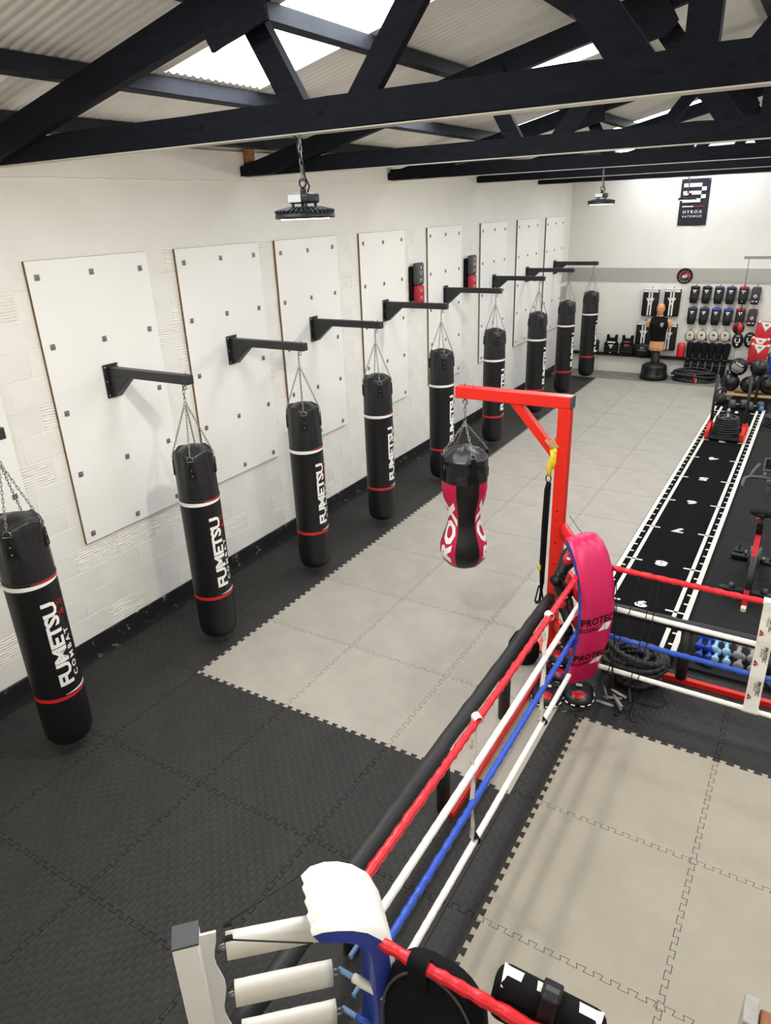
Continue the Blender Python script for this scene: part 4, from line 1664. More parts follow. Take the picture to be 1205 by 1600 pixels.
for x0, x1 in ((2.790, 2.838), (2.905, 2.945), (3.540, 3.580), (3.642, 3.692)):
    for y0 in range(2, 11):
        strip(x0, x1, max(2.25, y0), y0 + 1 if y0 < 10 else 11.35)
for k in range(0, 46):
    y = 2.4 + .2 * k
    if y > 11.2:
        break
    big = abs(y - round(y)) < .01
    if big:
        strip(2.838, 3.02, y - .014, y + .014)
        strip(3.462, 3.642, y - .014, y + .014)
    else:
        strip(2.838, 2.878, y - .014, y + .014)
        strip(3.604, 3.642, y - .014, y + .014)
b.build('white_lines', M['white_turf'], tk)
for nmb in range(1, 10):
    y = 12 - nmb
    F_ = frame((3.225, y + .01, ZL - .001), (-1, 0, 0), (0, -1, 0))
    B().text(str(nmb), .14, F_, .003, .05, 1.45).build('number', M['white_turf'], tk)

# ------------------------------------------------------------------ push sled
sd = thing('push_sled', 'red and black push sled loaded with a stack of plates on the track', 'sled', (3.235, 9.40, .0085))
for s in (-1, 1):
    b = B()
    b.rbox((s * .27, 0.06, .035), (.065, .86, .07), .006, 2)
    b.rbox((s * .27, -.33, .10), (.06, .16, .10), .005, 2)
    b.rbox((s * .27, -.06, .15), (.075, .10, .20), .006, 2)
    bar(b, (s * .27, -.36, .06), (s * .27, -.08, .22), .055, .045)
    b.build('skid', M['red_steel'], sd)
    b = B().tube([(s * .262, -.05, .12), (s * .262, -.05, .60), (s * .25, -.05, 1.03)], .024, 12)
    b.build('handle_pole', M['black_steel'], sd)
b = B().rbox((0, -.18, .055), (.50, .46, .018), .004, 1).rbox((0, -.405, .05), (.50, .03, .04), .004, 1)
b.build('deck', M['iron'], sd)
B().rbox((0, .34, .05), (.50, .06, .04), .004, 1).build('crossbar', M['iron'], sd)
b = B().tube([(0, -.18, .06), (0, -.18, .52)], .022, 12).lathe([(.03, .44), (.034, .47), (0.03, .50), (0, .50)], 12, Matrix.Translation((0, -.18, 0)))
b.build('plate_post', M['steel'], sd)
PL = [(.216, .042, 0), (.216, .042, 1), (.212, .040, 2), (.207, .040, 3), (.200, .040, 4), (.195, .036, 5), (.190, .036, 6), (.183, .034, 7)]
zc = .0700
for r, h, k in PL:
    t = thing('weight_plate', 'weight plate on the push sled, %s' % ['lowest and widest of the stack', 'second from the bottom of the stack', 'third from the bottom of the stack', 'fourth from the bottom of the stack', 'fourth from the top of the stack', 'third from the top of the stack', 'second from the top of the stack', 'topmost and smallest of the stack'][k], 'weight plate', (3.235 + random.uniform(-.004, .004), 9.22 + random.uniform(-.004, .004), zc), group='plates on the push sled')
    b = B().lathe([(.024, 0.004), (r - .05, .004), (r - .022, 0), (r - .008, .006), (r, .015), (r, h - .015), (r - .008, h - .006), (r - .022, h), (r - .035, h), (r - .045, h - .010), (.075, h - .010), (.065, h), (.026, h), (.024, 0)], 36)
    b.build('disc', M['iron'], t)
    b = B()
    for q in range(3):
        a = 2 * PI * q / 3 + k
        pts = [((r * .62) * math.cos(a + d), (r * .62) * math.sin(a + d), h - .009) for d in (-.5, -.25, 0, .25, .5)]
        b.tube(pts, [.010, .018, .02, .018, .010], 6)
    b.build_each('grip_opening', M['black_matt'], t)
    zc += h + .001

# ------------------------------------------------------------------ spin bike, seen from behind
bk = thing('spin_bike', 'black and red spin bike seen from behind at the right edge', 'exercise bike', (4.135, 3.45, .0))
b = B()
b.rbox((0, .20, .05), (.56, .075, .06), .018, 3)
b.rbox((0, 1.05, .05), (.50, .075, .06), .018, 3)
b.build_each('stabiliser_foot', M['black'], bk)
b = B()
for s in (-.15, .15):
    b.lathe([(0, 0), (.03, 0), (.03, .05), (0, .05)], 12, Matrix.Translation((s, .20, .075)))
b.build_each('foot_knob', M['dark_grey'], bk)
b = B()
bar(b, (0, .24, .10), (0, .55, .50), .06, .09)
bar(b, (0, .55, .28), (0, 1.04, .07), .06, .08)
bar(b, (0, .42, .52), (0, .30, .80), .055, .07)
bar(b, (0, .60, .45), (0, .86, .92), .055, .075)
b.build('frame', M['black'], bk)
b = B()
pts = []
vs, fs = [], []
for k in range(13):                                    # curved red fairing running up the back
    q = k / 12
    y = -.10 + .06 * q + .36 * q * q
    z = .035 + .62 * q
    vs += [(-.026, y, z), (.026, y, z), (.026, y + .035, z), (-.026, y + .035, z)]
for k in range(12):
    a = 4 * k
    for c in range(4):
        d = (c + 1) % 4
        fs.append((a + c, a + d, a + 4 + d, a + 4 + c))
b.add(vs, fs, False)
b.build('red_fairing', M['red'], bk)
B().rbox((0, -.12, .03), (.05, .07, .05), .01, 2).build('pale_foot_tip', M['cream'], bk)
b = B()
b.lathe([(.0, -.03), (.22, -.03), (.225, -.02), (.225, .02), (.22, .03), (0, .03)], 36, Matrix.Translation((0.005, .16, .27)) @ Matrix.Rotation(PI / 2, 4, 'Y'))
b.build('flywheel', M['iron'], bk)
b = B()
b.lathe([(0, -.055), (.10, -.055), (.11, -.045), (.11, .045), (.10, .055), (0, .055)], 24, Matrix.Translation((0, .48, .34)) @ Matrix.Rotation(PI / 2, 4, 'Y'))
b.build('crank_case', M['dark_grey'], bk)
for s in (-1, 1):
    b = B()
    bar(b, (s * .085, .48, .34), (s * .085, .48 + s * .13, .34 - s * .10), .018, .03)
    bar(b, (s * .085, .48 + s * .13, .34 - s * .10), (s * .17, .48 + s * .13, .34 - s * .10), .012, .012)
    b.build('crank', M['steel'], bk)
    b = B().rbox((s * .15, .48 + s * .13, .34 - s * .10), (.09, .11, .03), .008, 2).torus((s * .15, .52 + s * .13, .355 - s * .10), .045, .008, 'x', 12, 5)
    b.build('pedal', M['black'], bk)
b = B()
b.tube([(0, .30, .74), (0, .27, .90)], .019, 10).rbox((0, .26, .905), (.05, .20, .03), .006, 2)
b.build('seat_post', M['dark_grey'], bk)
b = B()
vs, fs = [], []
secs = [(-.13, .10, .0), (-.10, .125, .012), (-.04, .12, .02), (.03, .075, .014), (.09, .035, .010), (.14, .026, .005), (.165, .012, 0)]
for y, hw, up in secs:
    for x, z in ((-1, -.028), (-.75, .006), (-.3, .018), (0, .010), (.3, .018), (.75, .006), (1, -.028), (.5, -.045), (-.5, -.045)):
        vs.append((x * hw, .26 + y, .955 + z + up))
m_ = 9
for i in range(len(secs) - 1):
    for k in range(m_):
        l = (k + 1) % m_
        fs.append((i * m_ + k, i * m_ + l, (i + 1) * m_ + l, (i + 1) * m_ + k))
fs += [tuple(range(m_ - 1, -1, -1)), tuple((len(secs) - 1) * m_ + k for k in range(m_))]
b.add(vs, fs)
b.build('saddle', M['black_matt'], bk, sub=1)
b = B().rbox((0, .135, .93), (.05, .05, .05), .008, 2)
b.rbox((-.03, .115, .935), (.012, .01, .03), .002, 1)
b.build('saddle_clamp', M['black'], bk)
b = B().rbox((-.025, .112, .91), (.03, .02, .03), .006, 1)
b.build('red_reflector', M['red'], bk)
b = B()
b.tube([(0, .84, .88), (0, .86, 1.04)], .02, 10).rbox((0, .86, 1.04), (.07, .10, .06), .012, 2)
b.build('handle_post', M['dark_grey'], bk)
b = B()
for s in (-1, 1):
    b.tube([(0, .86, 1.07), (s * .10, .86, 1.075), (s * .19, .84, 1.075), (s * .235, .78, 1.07), (s * .24, .68, 1.055), (s * .235, .60, 1.03)], [.017, .017, .018, .019, .019, .017], 10)
    b.tube([(s * .19, .86, 1.075), (s * .17, .98, 1.10), (s * .13, 1.10, 1.14)], .017, 10)
    b.tube([(s * .06, .88, 1.08), (s * .06, 1.06, 1.10)], .017, 10)
b.build('handlebar', M['dark_grey'], bk)
b = B().rbox((0, 0, 0), (.22, .02, .15), .008, 2, Matrix.Translation((.02, 1.02, 1.17)) @ Matrix.Rotation(math.radians(-35), 4, 'X'))
sc_ = b.build('console', M['dark_grey'], bk)
B().box((0, -.0105, .004), (.18, .002, .11), Matrix.Translation((.02, 1.02, 1.17)) @ Matrix.Rotation(math.radians(-35), 4, 'X')).build('screen', M['screen'], sc_)

# ------------------------------------------------------------------ dumbbells and kettlebells on the rubber floor
def dumbbell(lab, loc, rot, m, L=.15, r=.036, group='small dumbbells on the rubber floor'):
    t = thing('dumbbell', lab, 'dumbbell', loc, rot=rot, group=group)
    B().tube([(-L * .3, 0, 0), (0, 0, 0), (L * .3, 0, 0)], [r * .42, r * .48, r * .42], 10).build('handle', m, t)
    for s in (-1, 1):
        b = B().lathe([(0, -.02), (r * .75, -.02), (r, -.01), (r, .012), (r * .75, .022), (0, .022)], 8, Matrix.Translation((s * L * .42, 0, 0)) @ Matrix.Rotation(PI / 2 * s, 4, 'Y'))
        b.build('head', m, t)
    return t


ZR = .0095
DB = []
for i in range(2):
    for j in range(2):
        DB.append(('blue', M['blue'], 3.885 + .075 * i, 2.36 - .02 * j, j))
for i in range(2):
    for j in range(2):
        DB.append(('pale blue', M['light_blue'], 4.015 + .088 * i, 2.36 - .0 * j, j))
for i in range(2):
    for j in range(2):
        DB.append(('grey', M['grey'], 4.205 + .105 * i, 2.34, j))
for n_, (c, m, x, y, j) in enumerate(DB):
    i = (n_ // 2) % 2
    r = .036 if c != 'grey' else .043
    dumbbell('small %s dumbbell, %s one of the %s pair on the rubber floor' % (c, ('left', 'right')[i], ('lower front', 'upper rear')[j]), (x - .02 * j, y - .02 + .115 * j, ZR + r + .045 * j), (math.radians(0), math.radians(-9) * j, math.radians(90 + (4 if i else -3))), m, .155 if c != 'grey' else .17, r)
t = thing('resistance_band', 'dark folded resistance band beside the blue dumbbells and the black foam post', 'band', (3.90, 2.22, ZR + .01), rz=-.5)
B().torus((0, 0, .0), .07, .012, 'z', 18, 6, None, 0, 1.5, .35).torus((.01, .01, .02), .065, .010, 'z', 18, 6, None, 0, 1.5, .3).build('loop', M['black_matt'], t)


def kettle(lab, x, y, r, rz=0):
    t = thing('kettlebell', lab, 'kettlebell', (x, y, ZR), rz=rz, group='black kettlebells on the rubber floor')
    b = B().lathe([(0, 0), (r * .62, 0), (r * .9, r * .35), (r, r * .85), (r * .9, r * 1.35), (r * .62, r * 1.75), (r * .3, r * 1.92), (0, r * 1.95)], 24)
    b.build('ball', M['iron'], t)
    b = B()
    pts = []
    for k in range(13):
        a = -.35 + (PI + .7) * k / 12
        pts.append((r * .78 * math.cos(a), 0, r * 2.15 + r * .72 * math.sin(a)))
    b.tube(pts, r * .19, 8)
    b.build('handle', M['iron'], t)
    return t


kettle('black kettlebell with upright handle right of the grey dumbbells', 4.415, 2.33, .085, 1.3)
kettle('black kettlebell at the right edge behind the wide white strap', 4.60, 2.30, .075, .4)
t = thing('weight_plate', 'flat black weight plate under the kettlebells at the right edge', 'weight plate', (4.52, 2.18, ZR))
B().lathe([(0, 0), (.10, 0), (.11, .01), (.11, .03), (.10, .04), (0, .04)], 28).build('disc', M['iron'], t)
for i, (x, y) in enumerate(((4.03, 2.76), (4.42, 2.80))):
    t = thing('floor_anchor', ['small bent black hook on the rubber floor before the bike', 'small bent black hook on the rubber floor near the wide strap'][i], 'hook', (x, y, ZR))
    B().tube([(-.05, 0, .008), (.0, .01, .012), (.04, .0, .03), (.045, -.03, .02)], .007, 6).build('rod', M['black'], t)

# ------------------------------------------------------------------ gear behind the sled
def hexbell(lab, x, y, rz=0):
    t = thing('hex_dumbbell', lab, 'dumbbell', (x, y, .085 + .009), rz=rz, group='grey hex dumbbells standing at the far end of the track')
    B().tube([(-.07, 0, 0), (.07, 0, 0)], .016, 10).build('handle', M['steel'], t)
    for s in (-1, 1):
        B().lathe([(0, -.05), (.08, -.05), (.095, -.035), (.095, .035), (.08, .05), (0, .05)], 6, Matrix.Translation((s * .10, 0, 0)) @ Matrix.Rotation(PI / 2, 4, 'Y')).build('head', M['dark_grey'], t)
    return t


hexbell('grey hex dumbbell at the far end of the track, left one', 3.20, 11.30, math.radians(20))
hexbell('grey hex dumbbell at the far end of the track, right one', 3.50, 11.26, math.radians(28))
rk = thing('ball_rack', 'low rack of black uprights and pale timber shelves carrying the balls at the back', 'rack', (3.45, 12.25, 0))
b = B()
for x in (-.62, 0, .62):
    b.rbox((x, -.23, .25), (.05, .05, .50), .004, 1).rbox((x, .23, .25), (.05, .05, .50), .004, 1)
b.build_each('upright', M['black_steel'], rk)
for z in (.10,):
    B().rbox((0, -.18, z), (1.3, .09, .035), .003, 1).build('shelf_board', M['wood_pale'] if z < .2 else M['black_steel'], rk)
    B().rbox((0, .16, z), (1.3, .09, .035), .003, 1).build('shelf_board', M['wood_pale'] if z < .2 else M['black_steel'], rk)


def ball(lab, c, r, m=None, stripes=False, group='black training balls at the back right'):
    t = thing('medicine_ball', lab, 'ball', (c[0], c[1], c[2] - r), group=group)
    B().ell((0, 0, r), (r, r, r), 28, 18).build('sphere', m or M['black'], t)
    b = B().torus((0, 0, r), r * .99, .004, 'x', 36, 5).torus((0, 0, r), r * .99, .004, 'z', 36, 5)
    b.build_each('seam', M['black_matt'], t)
    if stripes:
        Mx = Matrix.Translation((0, 0, r)) @ Matrix.Rotation(math.radians(28), 4, 'Y')
        vs, fs = [], []
        R = r + .0025
        for i in range(17):
            a = math.radians(-92 + 90 * (i / 16) - 45 + 45)
            a = math.radians(-135 + 85 * i / 16)
            for k in range(6):
                e = math.radians(-16 + 32 * k / 5)
                vs.append((R * math.cos(e) * math.cos(a), R * math.cos(e) * math.sin(a), R * math.sin(e)))
        for i in range(16):
            for k in range(5):
                fs.append((i * 6 + k, (i + 1) * 6 + k, (i + 1) * 6 + k + 1, i * 6 + k + 1))
        B().add(vs, fs, True, Mx).build('grey_panel', M['grey'], t)
        lt = B()
        for txt, e0 in (('RAMBO', 27), ('TONTO', -27)):
            pass
    return t


def ball_text(t, txt, r, lat, size):
    v, f = text_mesh(txt, size, .03, 1.1, 1.15)
    v, f = split_mesh(v, f, 0, .02)
    Mx = Matrix.Translation((0, 0, r)) @ Matrix.Rotation(math.radians(28), 4, 'Y')
    R = r + .003
    vs = []
    for x, y in v:
        a = math.radians(-92) + x / R
        e = math.radians(lat) + y / R
        vs.append((R * math.cos(e) * math.cos(a), R * math.cos(e) * math.sin(a), R * math.sin(e)))
    B().add(vs, f, False, Mx).build('lettering', M['white_print'], t)


bl = ball('large black ball with grey panel and white lettering, top left of the ball pile', (3.03, 12.25, .625), .175, stripes=True)
ball_text(bl, 'LIVEUP', .175, 27, .034)
ball_text(bl, 'SPORTS', .175, -27, .034)
ball('plain shiny black ball, top right of the ball pile', (3.41, 12.25, .635), .165, M['bag_top'])
ball('black ball under the lettered ball, lower left of the pile', (2.92, 12.25, .303), .185, M['bag_top'])
ball('black ball in the lower middle of the pile, behind the right sled pole', (3.275, 12.25, .283), .165, M['bag_top'])
ball('black ball at the lower right of the pile, by the right edge', (3.64, 12.25, .303), .185, M['bag_top'])
kb = kettle('black kettlebell left of the rack, behind the left sled pole', 2.86, 11.60, .105, .5)
t = thing('massage_ball', 'small blue ball on the far right corner of the track', 'ball', (3.62, 11.24, .0085))
B().ell((0, 0, .055), (.045, .045, .055), 14, 10).build('body', mat('sky_blue', (60, 130, 200), .4), t)
for k in range(4):
    t = thing('weight_plate', 'bumper plate in the stack at the right edge beside the track, %s' % ['bottom one', 'second one up', 'third one up', 'top one'][k], 'weight plate', (3.93, 10.35, ZR + .046 * k), group='bumper plates at the right edge')
    B().lathe([(.025, 0), (.19, 0), (.205, .012), (.205, .032), (.19, .044), (.09, .044), (.08, .036), (.025, .036)], 32).build('disc', M['iron'], t)

# ------------------------------------------------------------------ back wall
bn = thing('banner', 'black cloth banner with white block letter and city name, high on the back wall', 'banner', (1.535, YB - .012, 3.72))
b = B()
NX_, NZ_ = 10, 14
vs, fs = [], []
for j in range(NZ_ + 1):
    for i in range(NX_ + 1):
        q, p = i / NX_, j / NZ_
        x = (q - .5) * .58
        z = (.5 - p) * .92 - .012 * math.sin(PI * q) * (p > .97)
        vs.append((x, -.004 - .008 * math.sin(7 * q + 2) * p - .004 * math.sin(11 * p), z))
for j in range(NZ_):
    for i in range(NX_):
        a = j * (NX_ + 1) + i
        fs.append((a, a + NX_ + 1, a + NX_ + 2, a + 1))
b.add(vs, fs)
b.build('cloth', mat('banner_cloth', (28, 29, 40), .8), bn)
b = B()
F_ = frame((0, -.020, 0), (1, 0, 0), (0, 0, 1))


def rect(bb, x0, x1, z0, z1, F=F_, th=.001):
    bb.prism([(x0, z0), (x1, z0), (x1, z1), (x0, z1)], th, F)


H_ = .074
z = .372
for k in range(5):
    if k % 2 == 0:
        rect(b, -.235, .125, z - H_, z)
    else:
        rect(b, .128, .222, z - H_, z)
    z -= H_ + .001
rect(b, -.225, .0, -.092, -.072)
b.text('HYROX', .062, F_ @ Matrix.Translation((-.005, -.19, 0)), .001, .015, 1.05, 1.45)
b.text('KATOWICE', .043, F_ @ Matrix.Translation((-.005, -.28, 0)), .001, .012, .98, 1.42)
b.build('white_print', M['white_print'], bn)
b = B()
rect(b, .0, .225, -.090, -.074)
b.build('red_line', M['red_dull'], bn)
b = B()
for x in (-.265, .265):
    b.lathe([(.009, 0), (.016, 0), (.016, .004), (.009, .004)], 12, Matrix.Translation((x, -.016, .435)) @ Matrix.Rotation(PI / 2, 4, 'X'))
b.build_each('eyelet', M['steel'], bn)

ck = thing('wall_clock', 'round black and red clock on the grey painted band', 'clock', (1.535, YB - .010, 2.215))
RXm = Matrix.Rotation(PI / 2, 4, 'X')
b = B().lathe([(0, .004), (.128, .004), (.140, .02), (.160, .024), (.168, .012), (.168, 0), (0, 0)], 48, RXm)
b.build('case', M['black'], ck)
b = B().lathe([(.075, .006), (.108, .006)], 40, RXm, 0, False, (math.radians(-35), math.radians(215))).lathe([(.02, .006), (.055, .006)], 40, RXm)
b.build('red_face', M['red_dull'], ck)
Fc = frame((0, -.009, 0), (1, 0, 0), (0, 0, 1))
b = B()
b.text('KO', .055, Fc @ Matrix.Translation((.0, -.012, 0)), .002, .04)
for k in range(12):
    a = 2 * PI * k / 12
    rect(b, -.005, .005, .112, .126, Fc @ Matrix.Rotation(a, 4, 'Z'))
b.prism([(-.006, -.02), (.006, -.02), (.003, .105), (-.003, .105)], .002, Fc @ Matrix.Translation((0, 0, .003)) @ Matrix.Rotation(math.radians(-78), 4, 'Z'))
b.prism([(-.007, -.02), (.007, -.02), (.004, .07), (-.004, .07)], .002, Fc @ Matrix.Translation((0, 0, .005)) @ Matrix.Rotation(math.radians(-42), 4, 'Z'))
b.build('white_hands_and_marks', M['white_print'], ck)


def tri_logo(bb, c, w, F, th=.002):
    """triangle emblem: two inward slanted wings"""
    x, z = c
    h = w * .85
    T = F @ Matrix.Translation((x, z, 0))
    bb.prism([(-w / 2, h / 2), (-w * .34, h / 2), (w * .02, -h * .22), (0, -h / 2)][::-1], th, T)
    bb.prism([(w / 2, h / 2), (0, -h / 2), (-.0, -h * .28), (w * .24, h * .26), (-w * .12, h * .26), (-w * .24, h / 2)], th, T)
    bb.prism([(-w * .05, h * .16), (-w * .02, h * .02), (w * .14, h * .16)], th, T)
    return bb


YG = YB - .004
KS = [(.875, 1.63, 'upper left', 0), (1.340, 1.645, 'upper right', 0), (.800, .90, 'lower left', 0), (1.350, .885, 'lower right', 0)]
for x, z, nm, a in KS:
    t = thing('kick_shield', '%s of four black kick shields with white stripes on the back wall' % nm, 'pad', (x, YG - .07, z), group='kick shields on the back wall')
    t.rotation_euler = (0, math.radians(.8), 0)
    B().rbox((0, 0, 0), (.345, .125, .60), .03, 3).build('cushion', M['black'], t)
    b = B()
    F_k = frame((0, -.0632, 0), (1, 0, 0), (0, 0, 1))
    rect(b, -.16, .16, .238, .284, F_k)
    for x0 in (-.046, .014):
        rect(b, x0, x0 + .032, -.28, .26, F_k)
    tri_logo(b, (0, .03), .185, frame((0, -.0645, 0), (1, 0, 0), (0, 0, 1)), .003)
    b.rbox((0, .0, .293), (.30, .10, .016), .006, 1)
    b.build('white_print', M['white_print'], t)
    B().tube([(0, .03, .30), (0, .06, .35)], .006, 6).build('hook', M['black'], t)


def thai(lab, x, z, cuff, style):
    t = thing('thai_pad', lab, 'pad', (x, YG - .075, z), group='forearm pads in two rows on the back wall')
    t.rotation_euler = (0, math.radians(1.2), 0)
    b = B()
    secs = []
    for k in range(9):
        q = k / 8
        zz = -.175 + .35 * q
        e = .80 + .20 * min(1, 3.2 * min(q, 1 - q) + .25)
        hw = (.085 + .012 * q) * e
        hd = .052 * e
        secs.append((zz, hw, hd, 0, -.02 * math.cos(q * PI) + (-.012 if .2 < q < .8 else 0)))
    b.loft(secs, 24, None, 0, 3.4)
    b.build('cushion', M['black'] if style != 'white' else mat('brown_black_leather', (44, 32, 32), .5), t)
    if style != 'white':
        b = B()
        b.loft([(.135, .0985, .0545, 0, .010), (.160, .098, .054, 0, .014), (.180, .085, .045, 0, .016), (.186, .05, .025, 0, .017)], 24, None, 0, 3.4)
        b.build('cuff', cuff, t)
        b = tri_logo(B(), (.0, .075), .085, frame((0, -.066, 0), (1, 0, 0), (0, .16, 1)), .004)
        if style == 'red':
            b.prism([(-.012, -.125), (.012, -.125), (0, -.105)], .003, frame((0, -.073, 0), (1, 0, 0), (0, 0, 1)))
        b.build('emblem', M['white_print'], t)
    else:
        b = B()
        Fq = frame((0, -.0735, 0), (1, 0, 0), (0, .0, 1))
        rect(b, -.034, .034, .065, .165, frame((0, -.0565, 0), (1, 0, 0), (0, .26, 1)), .004)
        b.prism([(-.04, -.0), (0, -.04), (.04, 0), (0, .04), (0, .022), (.022, 0), (0, -.022), (-.022, 0), (0, .022), (0, .04)][::1], .004, Fq)
        rect(b, -.06, -.015, -.118, -.10, Fq, .004)
        rect(b, .02, .06, -.118, -.10, Fq, .004)
        b.build('white_print', M['white_print'], t)
        b = B()
        rect(b, -.013, .018, -.118, -.10, Fq, .004)
        b.build('red_print', M['red_print'], t)
    b = B()
    for s in (-1, 1):
        b.torus((s * .105, .03, -.09), .026, .0035, 'y', 12, 5)
    b.build_each('buckle', M['steel'] if style != 'white' else M['black'], t)
    B().tube([(0, .03, .17), (0, .05, .205), (.012, .072, .215)], .006, 6).build('hook', M['black'], t)
    return t


ROW1 = [('black', M['black']), ('black', M['black']), ('navy', M['navy']), ('navy', M['navy'])]
ROW2 = [('navy', M['navy']), ('navy', M['navy']), ('blue', M['blue']), ('blue', M['blue'])]
ONUM = ['first', 'second', 'third', 'fourth']
XS = [1.795, 2.040, 2.288, 2.528, 2.775, 3.018]
for r, (row, z) in enumerate(((ROW1, 1.828), (ROW2, 1.372))):
    rn = ('upper', 'lower')[r]
    for i, (cn, m) in enumerate(row):
        thai('black forearm pad with %s cuff and white triangle, %s from left, %s row' % (cn, ONUM[i], rn), XS[i], z, m, 'std')
    thai('black forearm pad with dark red cuff, fifth in the %s row' % rn, XS[4], z + .006, M['red_dull'], 'red')
    thai('dark brown forearm pad with white tongue print, last in the %s row' % rn, XS[5], z + .006, None, 'white')

for i, x in enumerate((1.808, 2.052, 2.302, 2.537)):
    t = thing('coaching_mitt', 'cream round coaching mitt, %s from the left on the back wall' % ONUM[i], 'mitt', (x, YG - .05, .93 + .008 * i), group='cream mitts on the back wall')
    b = B()
    vs = []
    b.loft([(-.05, .085, .105, 0, 0), (-.02, .098, .118, 0, 0), (.02, .092, .112, 0, 0), (.035, .06, .08, 0, 0), (.03, .02, .03, 0, 0)], 28, Matrix.Rotation(PI / 2, 4, 'X'), 0, 2.2)
    b.build('padding', M['cream'], t)
    b = B().torus((0, .0, 0), .092, .013, 'y', 28, 6, None, 0, 1.02, 1.22)
    b.build('edge_binding', M['dark_grey'], t)
    Ft = frame((0, -.034, .025), (1, 0, 0), (0, 0, 1))
    b = B()
    for a in (90, 210, 330):
        b.prism([(-.014, .006), (.014, .006), (.008, .03), (-.008, .03)], .004, Ft @ Matrix.Rotation(math.radians(a - 90), 4, 'Z'))
    b.text('RDX', .016, Ft @ Matrix.Translation((0, -.075, -.003)), .005, .03)
    b.build('emblem', M['black_matt'], t)
    b = B().tube([(.08, .02, -.07), (.12, .0, -.085)], .016, 6)
    b.tube([(0, .02, .12), (0, .04, .155)], .005, 6)
    b.build('wrist_tab', M['black'], t)

for i, (x, z, lab) in enumerate(((2.80, .875, 'black oval punch paddle with white ring print, below the red and black ball'), (3.035, .90, 'black oval punch paddle with white ring print, behind the red body protector'))):
    t = thing('punch_paddle', lab, 'pad', (x, YG - .05, z), group='oval paddles on the back wall')
    b = B()
    b.loft([(-.04, .095, .15, 0, 0), (-.01, .112, .165, 0, 0), (.025, .105, .158, 0, 0), (.036, .07, .11, 0, 0)], 28, Matrix.Rotation(PI / 2, 4, 'X'), 0, 2.3)
    b.build('pad', M['black'], t)
    Ft = frame((0, -.037, .01), (1, 0, 0), (0, 0, 1))
    b = B().lathe([(.038, .0), (.058, .0), (.058, .004), (.038, .004)], 28, Ft @ Matrix.Rotation(math.radians(125), 4, 'Z'), 0, False, (0, math.radians(290)))
    rect(b, -.04, .04, .085, .10, Ft, .004)
    b.prism([(-.035, -.075), (0, -.125), (.035, -.075)], .004, Ft)
    b.build('white_print', M['white_print'], t)

for i in range(6):
    x = 1.85 + i * .152
    t = thing('shin_guard', 'black shin guard leaning on the ledge, %s from the left of six' % ['first', 'second', 'third', 'fourth', 'fifth', 'last'][i], 'shin guard', (x, YG - .16, .43), group='shin guards on the back wall')
    t.rotation_euler = (math.radians(-3), math.radians(2), 0)
    b = B()
    b.loft([(-.38, .030, .03, 0, -.05), (-.36, .055, .05, 0, -.055), (-.22, .06, .05, 0, -.045), (-.09, .052, .045, 0, -.03), (-.02, .05, .05, 0, -.02), (.03, .058, .055, 0, -.01), (.20, .078, .06, 0, .0), (.33, .082, .055, 0, .01), (.37, .066, .045, 0, .015), (.385, .03, .02, 0, .016)], 16)
    b.build('padding', M['fabric_black'], t)
    b = B()
    for z in (.02, -.10):
        b.torus((0, -.02, z), .057, .009, 'z', 16, 5)
    b.build_each('strap', M['dark_grey'], t)
t = thing('boxing_boot', 'black shoe with a white sole edge below the last shin guard', 'shoe', (2.66, YG - .34, 0))
b = B().loft([(.0, .05, .14, 0, 0), (.05, .05, .135, 0, 0), (.09, .042, .09, 0, .04), (.15, .04, .05, 0, .07)], 16)
b.build('upper', M['fabric_black'], t)
b = B().loft([(-.0, .054, .144, 0, 0), (.022, .054, .144, 0, 0)], 18)
b.build('sole', M['white'], t)

t = thing('red_boot_guard', 'bright red foot guard standing on the ledge left of the shin guards', 'guard', (1.665, YG - .13, .44))
B().loft([(0, .08, .06, 0, 0), (.05, .085, .065, 0, 0), (.25, .09, .05, 0, .02), (.31, .085, .04, 0, .025), (.33, .05, .02, 0, .03)], 18, None, 0, 3).build('body', M['red'], t)
b = tri_logo(B(), (0, .25), .05, frame((0, -.035, 0), (1, 0, 0), (0, .1, 1)), .006)
b.build('emblem', M['white_print'], t)
B().torus((0, 0, .04), .08, .012, 'z', 18, 5, None, 0, 1.0, .75).build('strap', M['red_dull'], t)

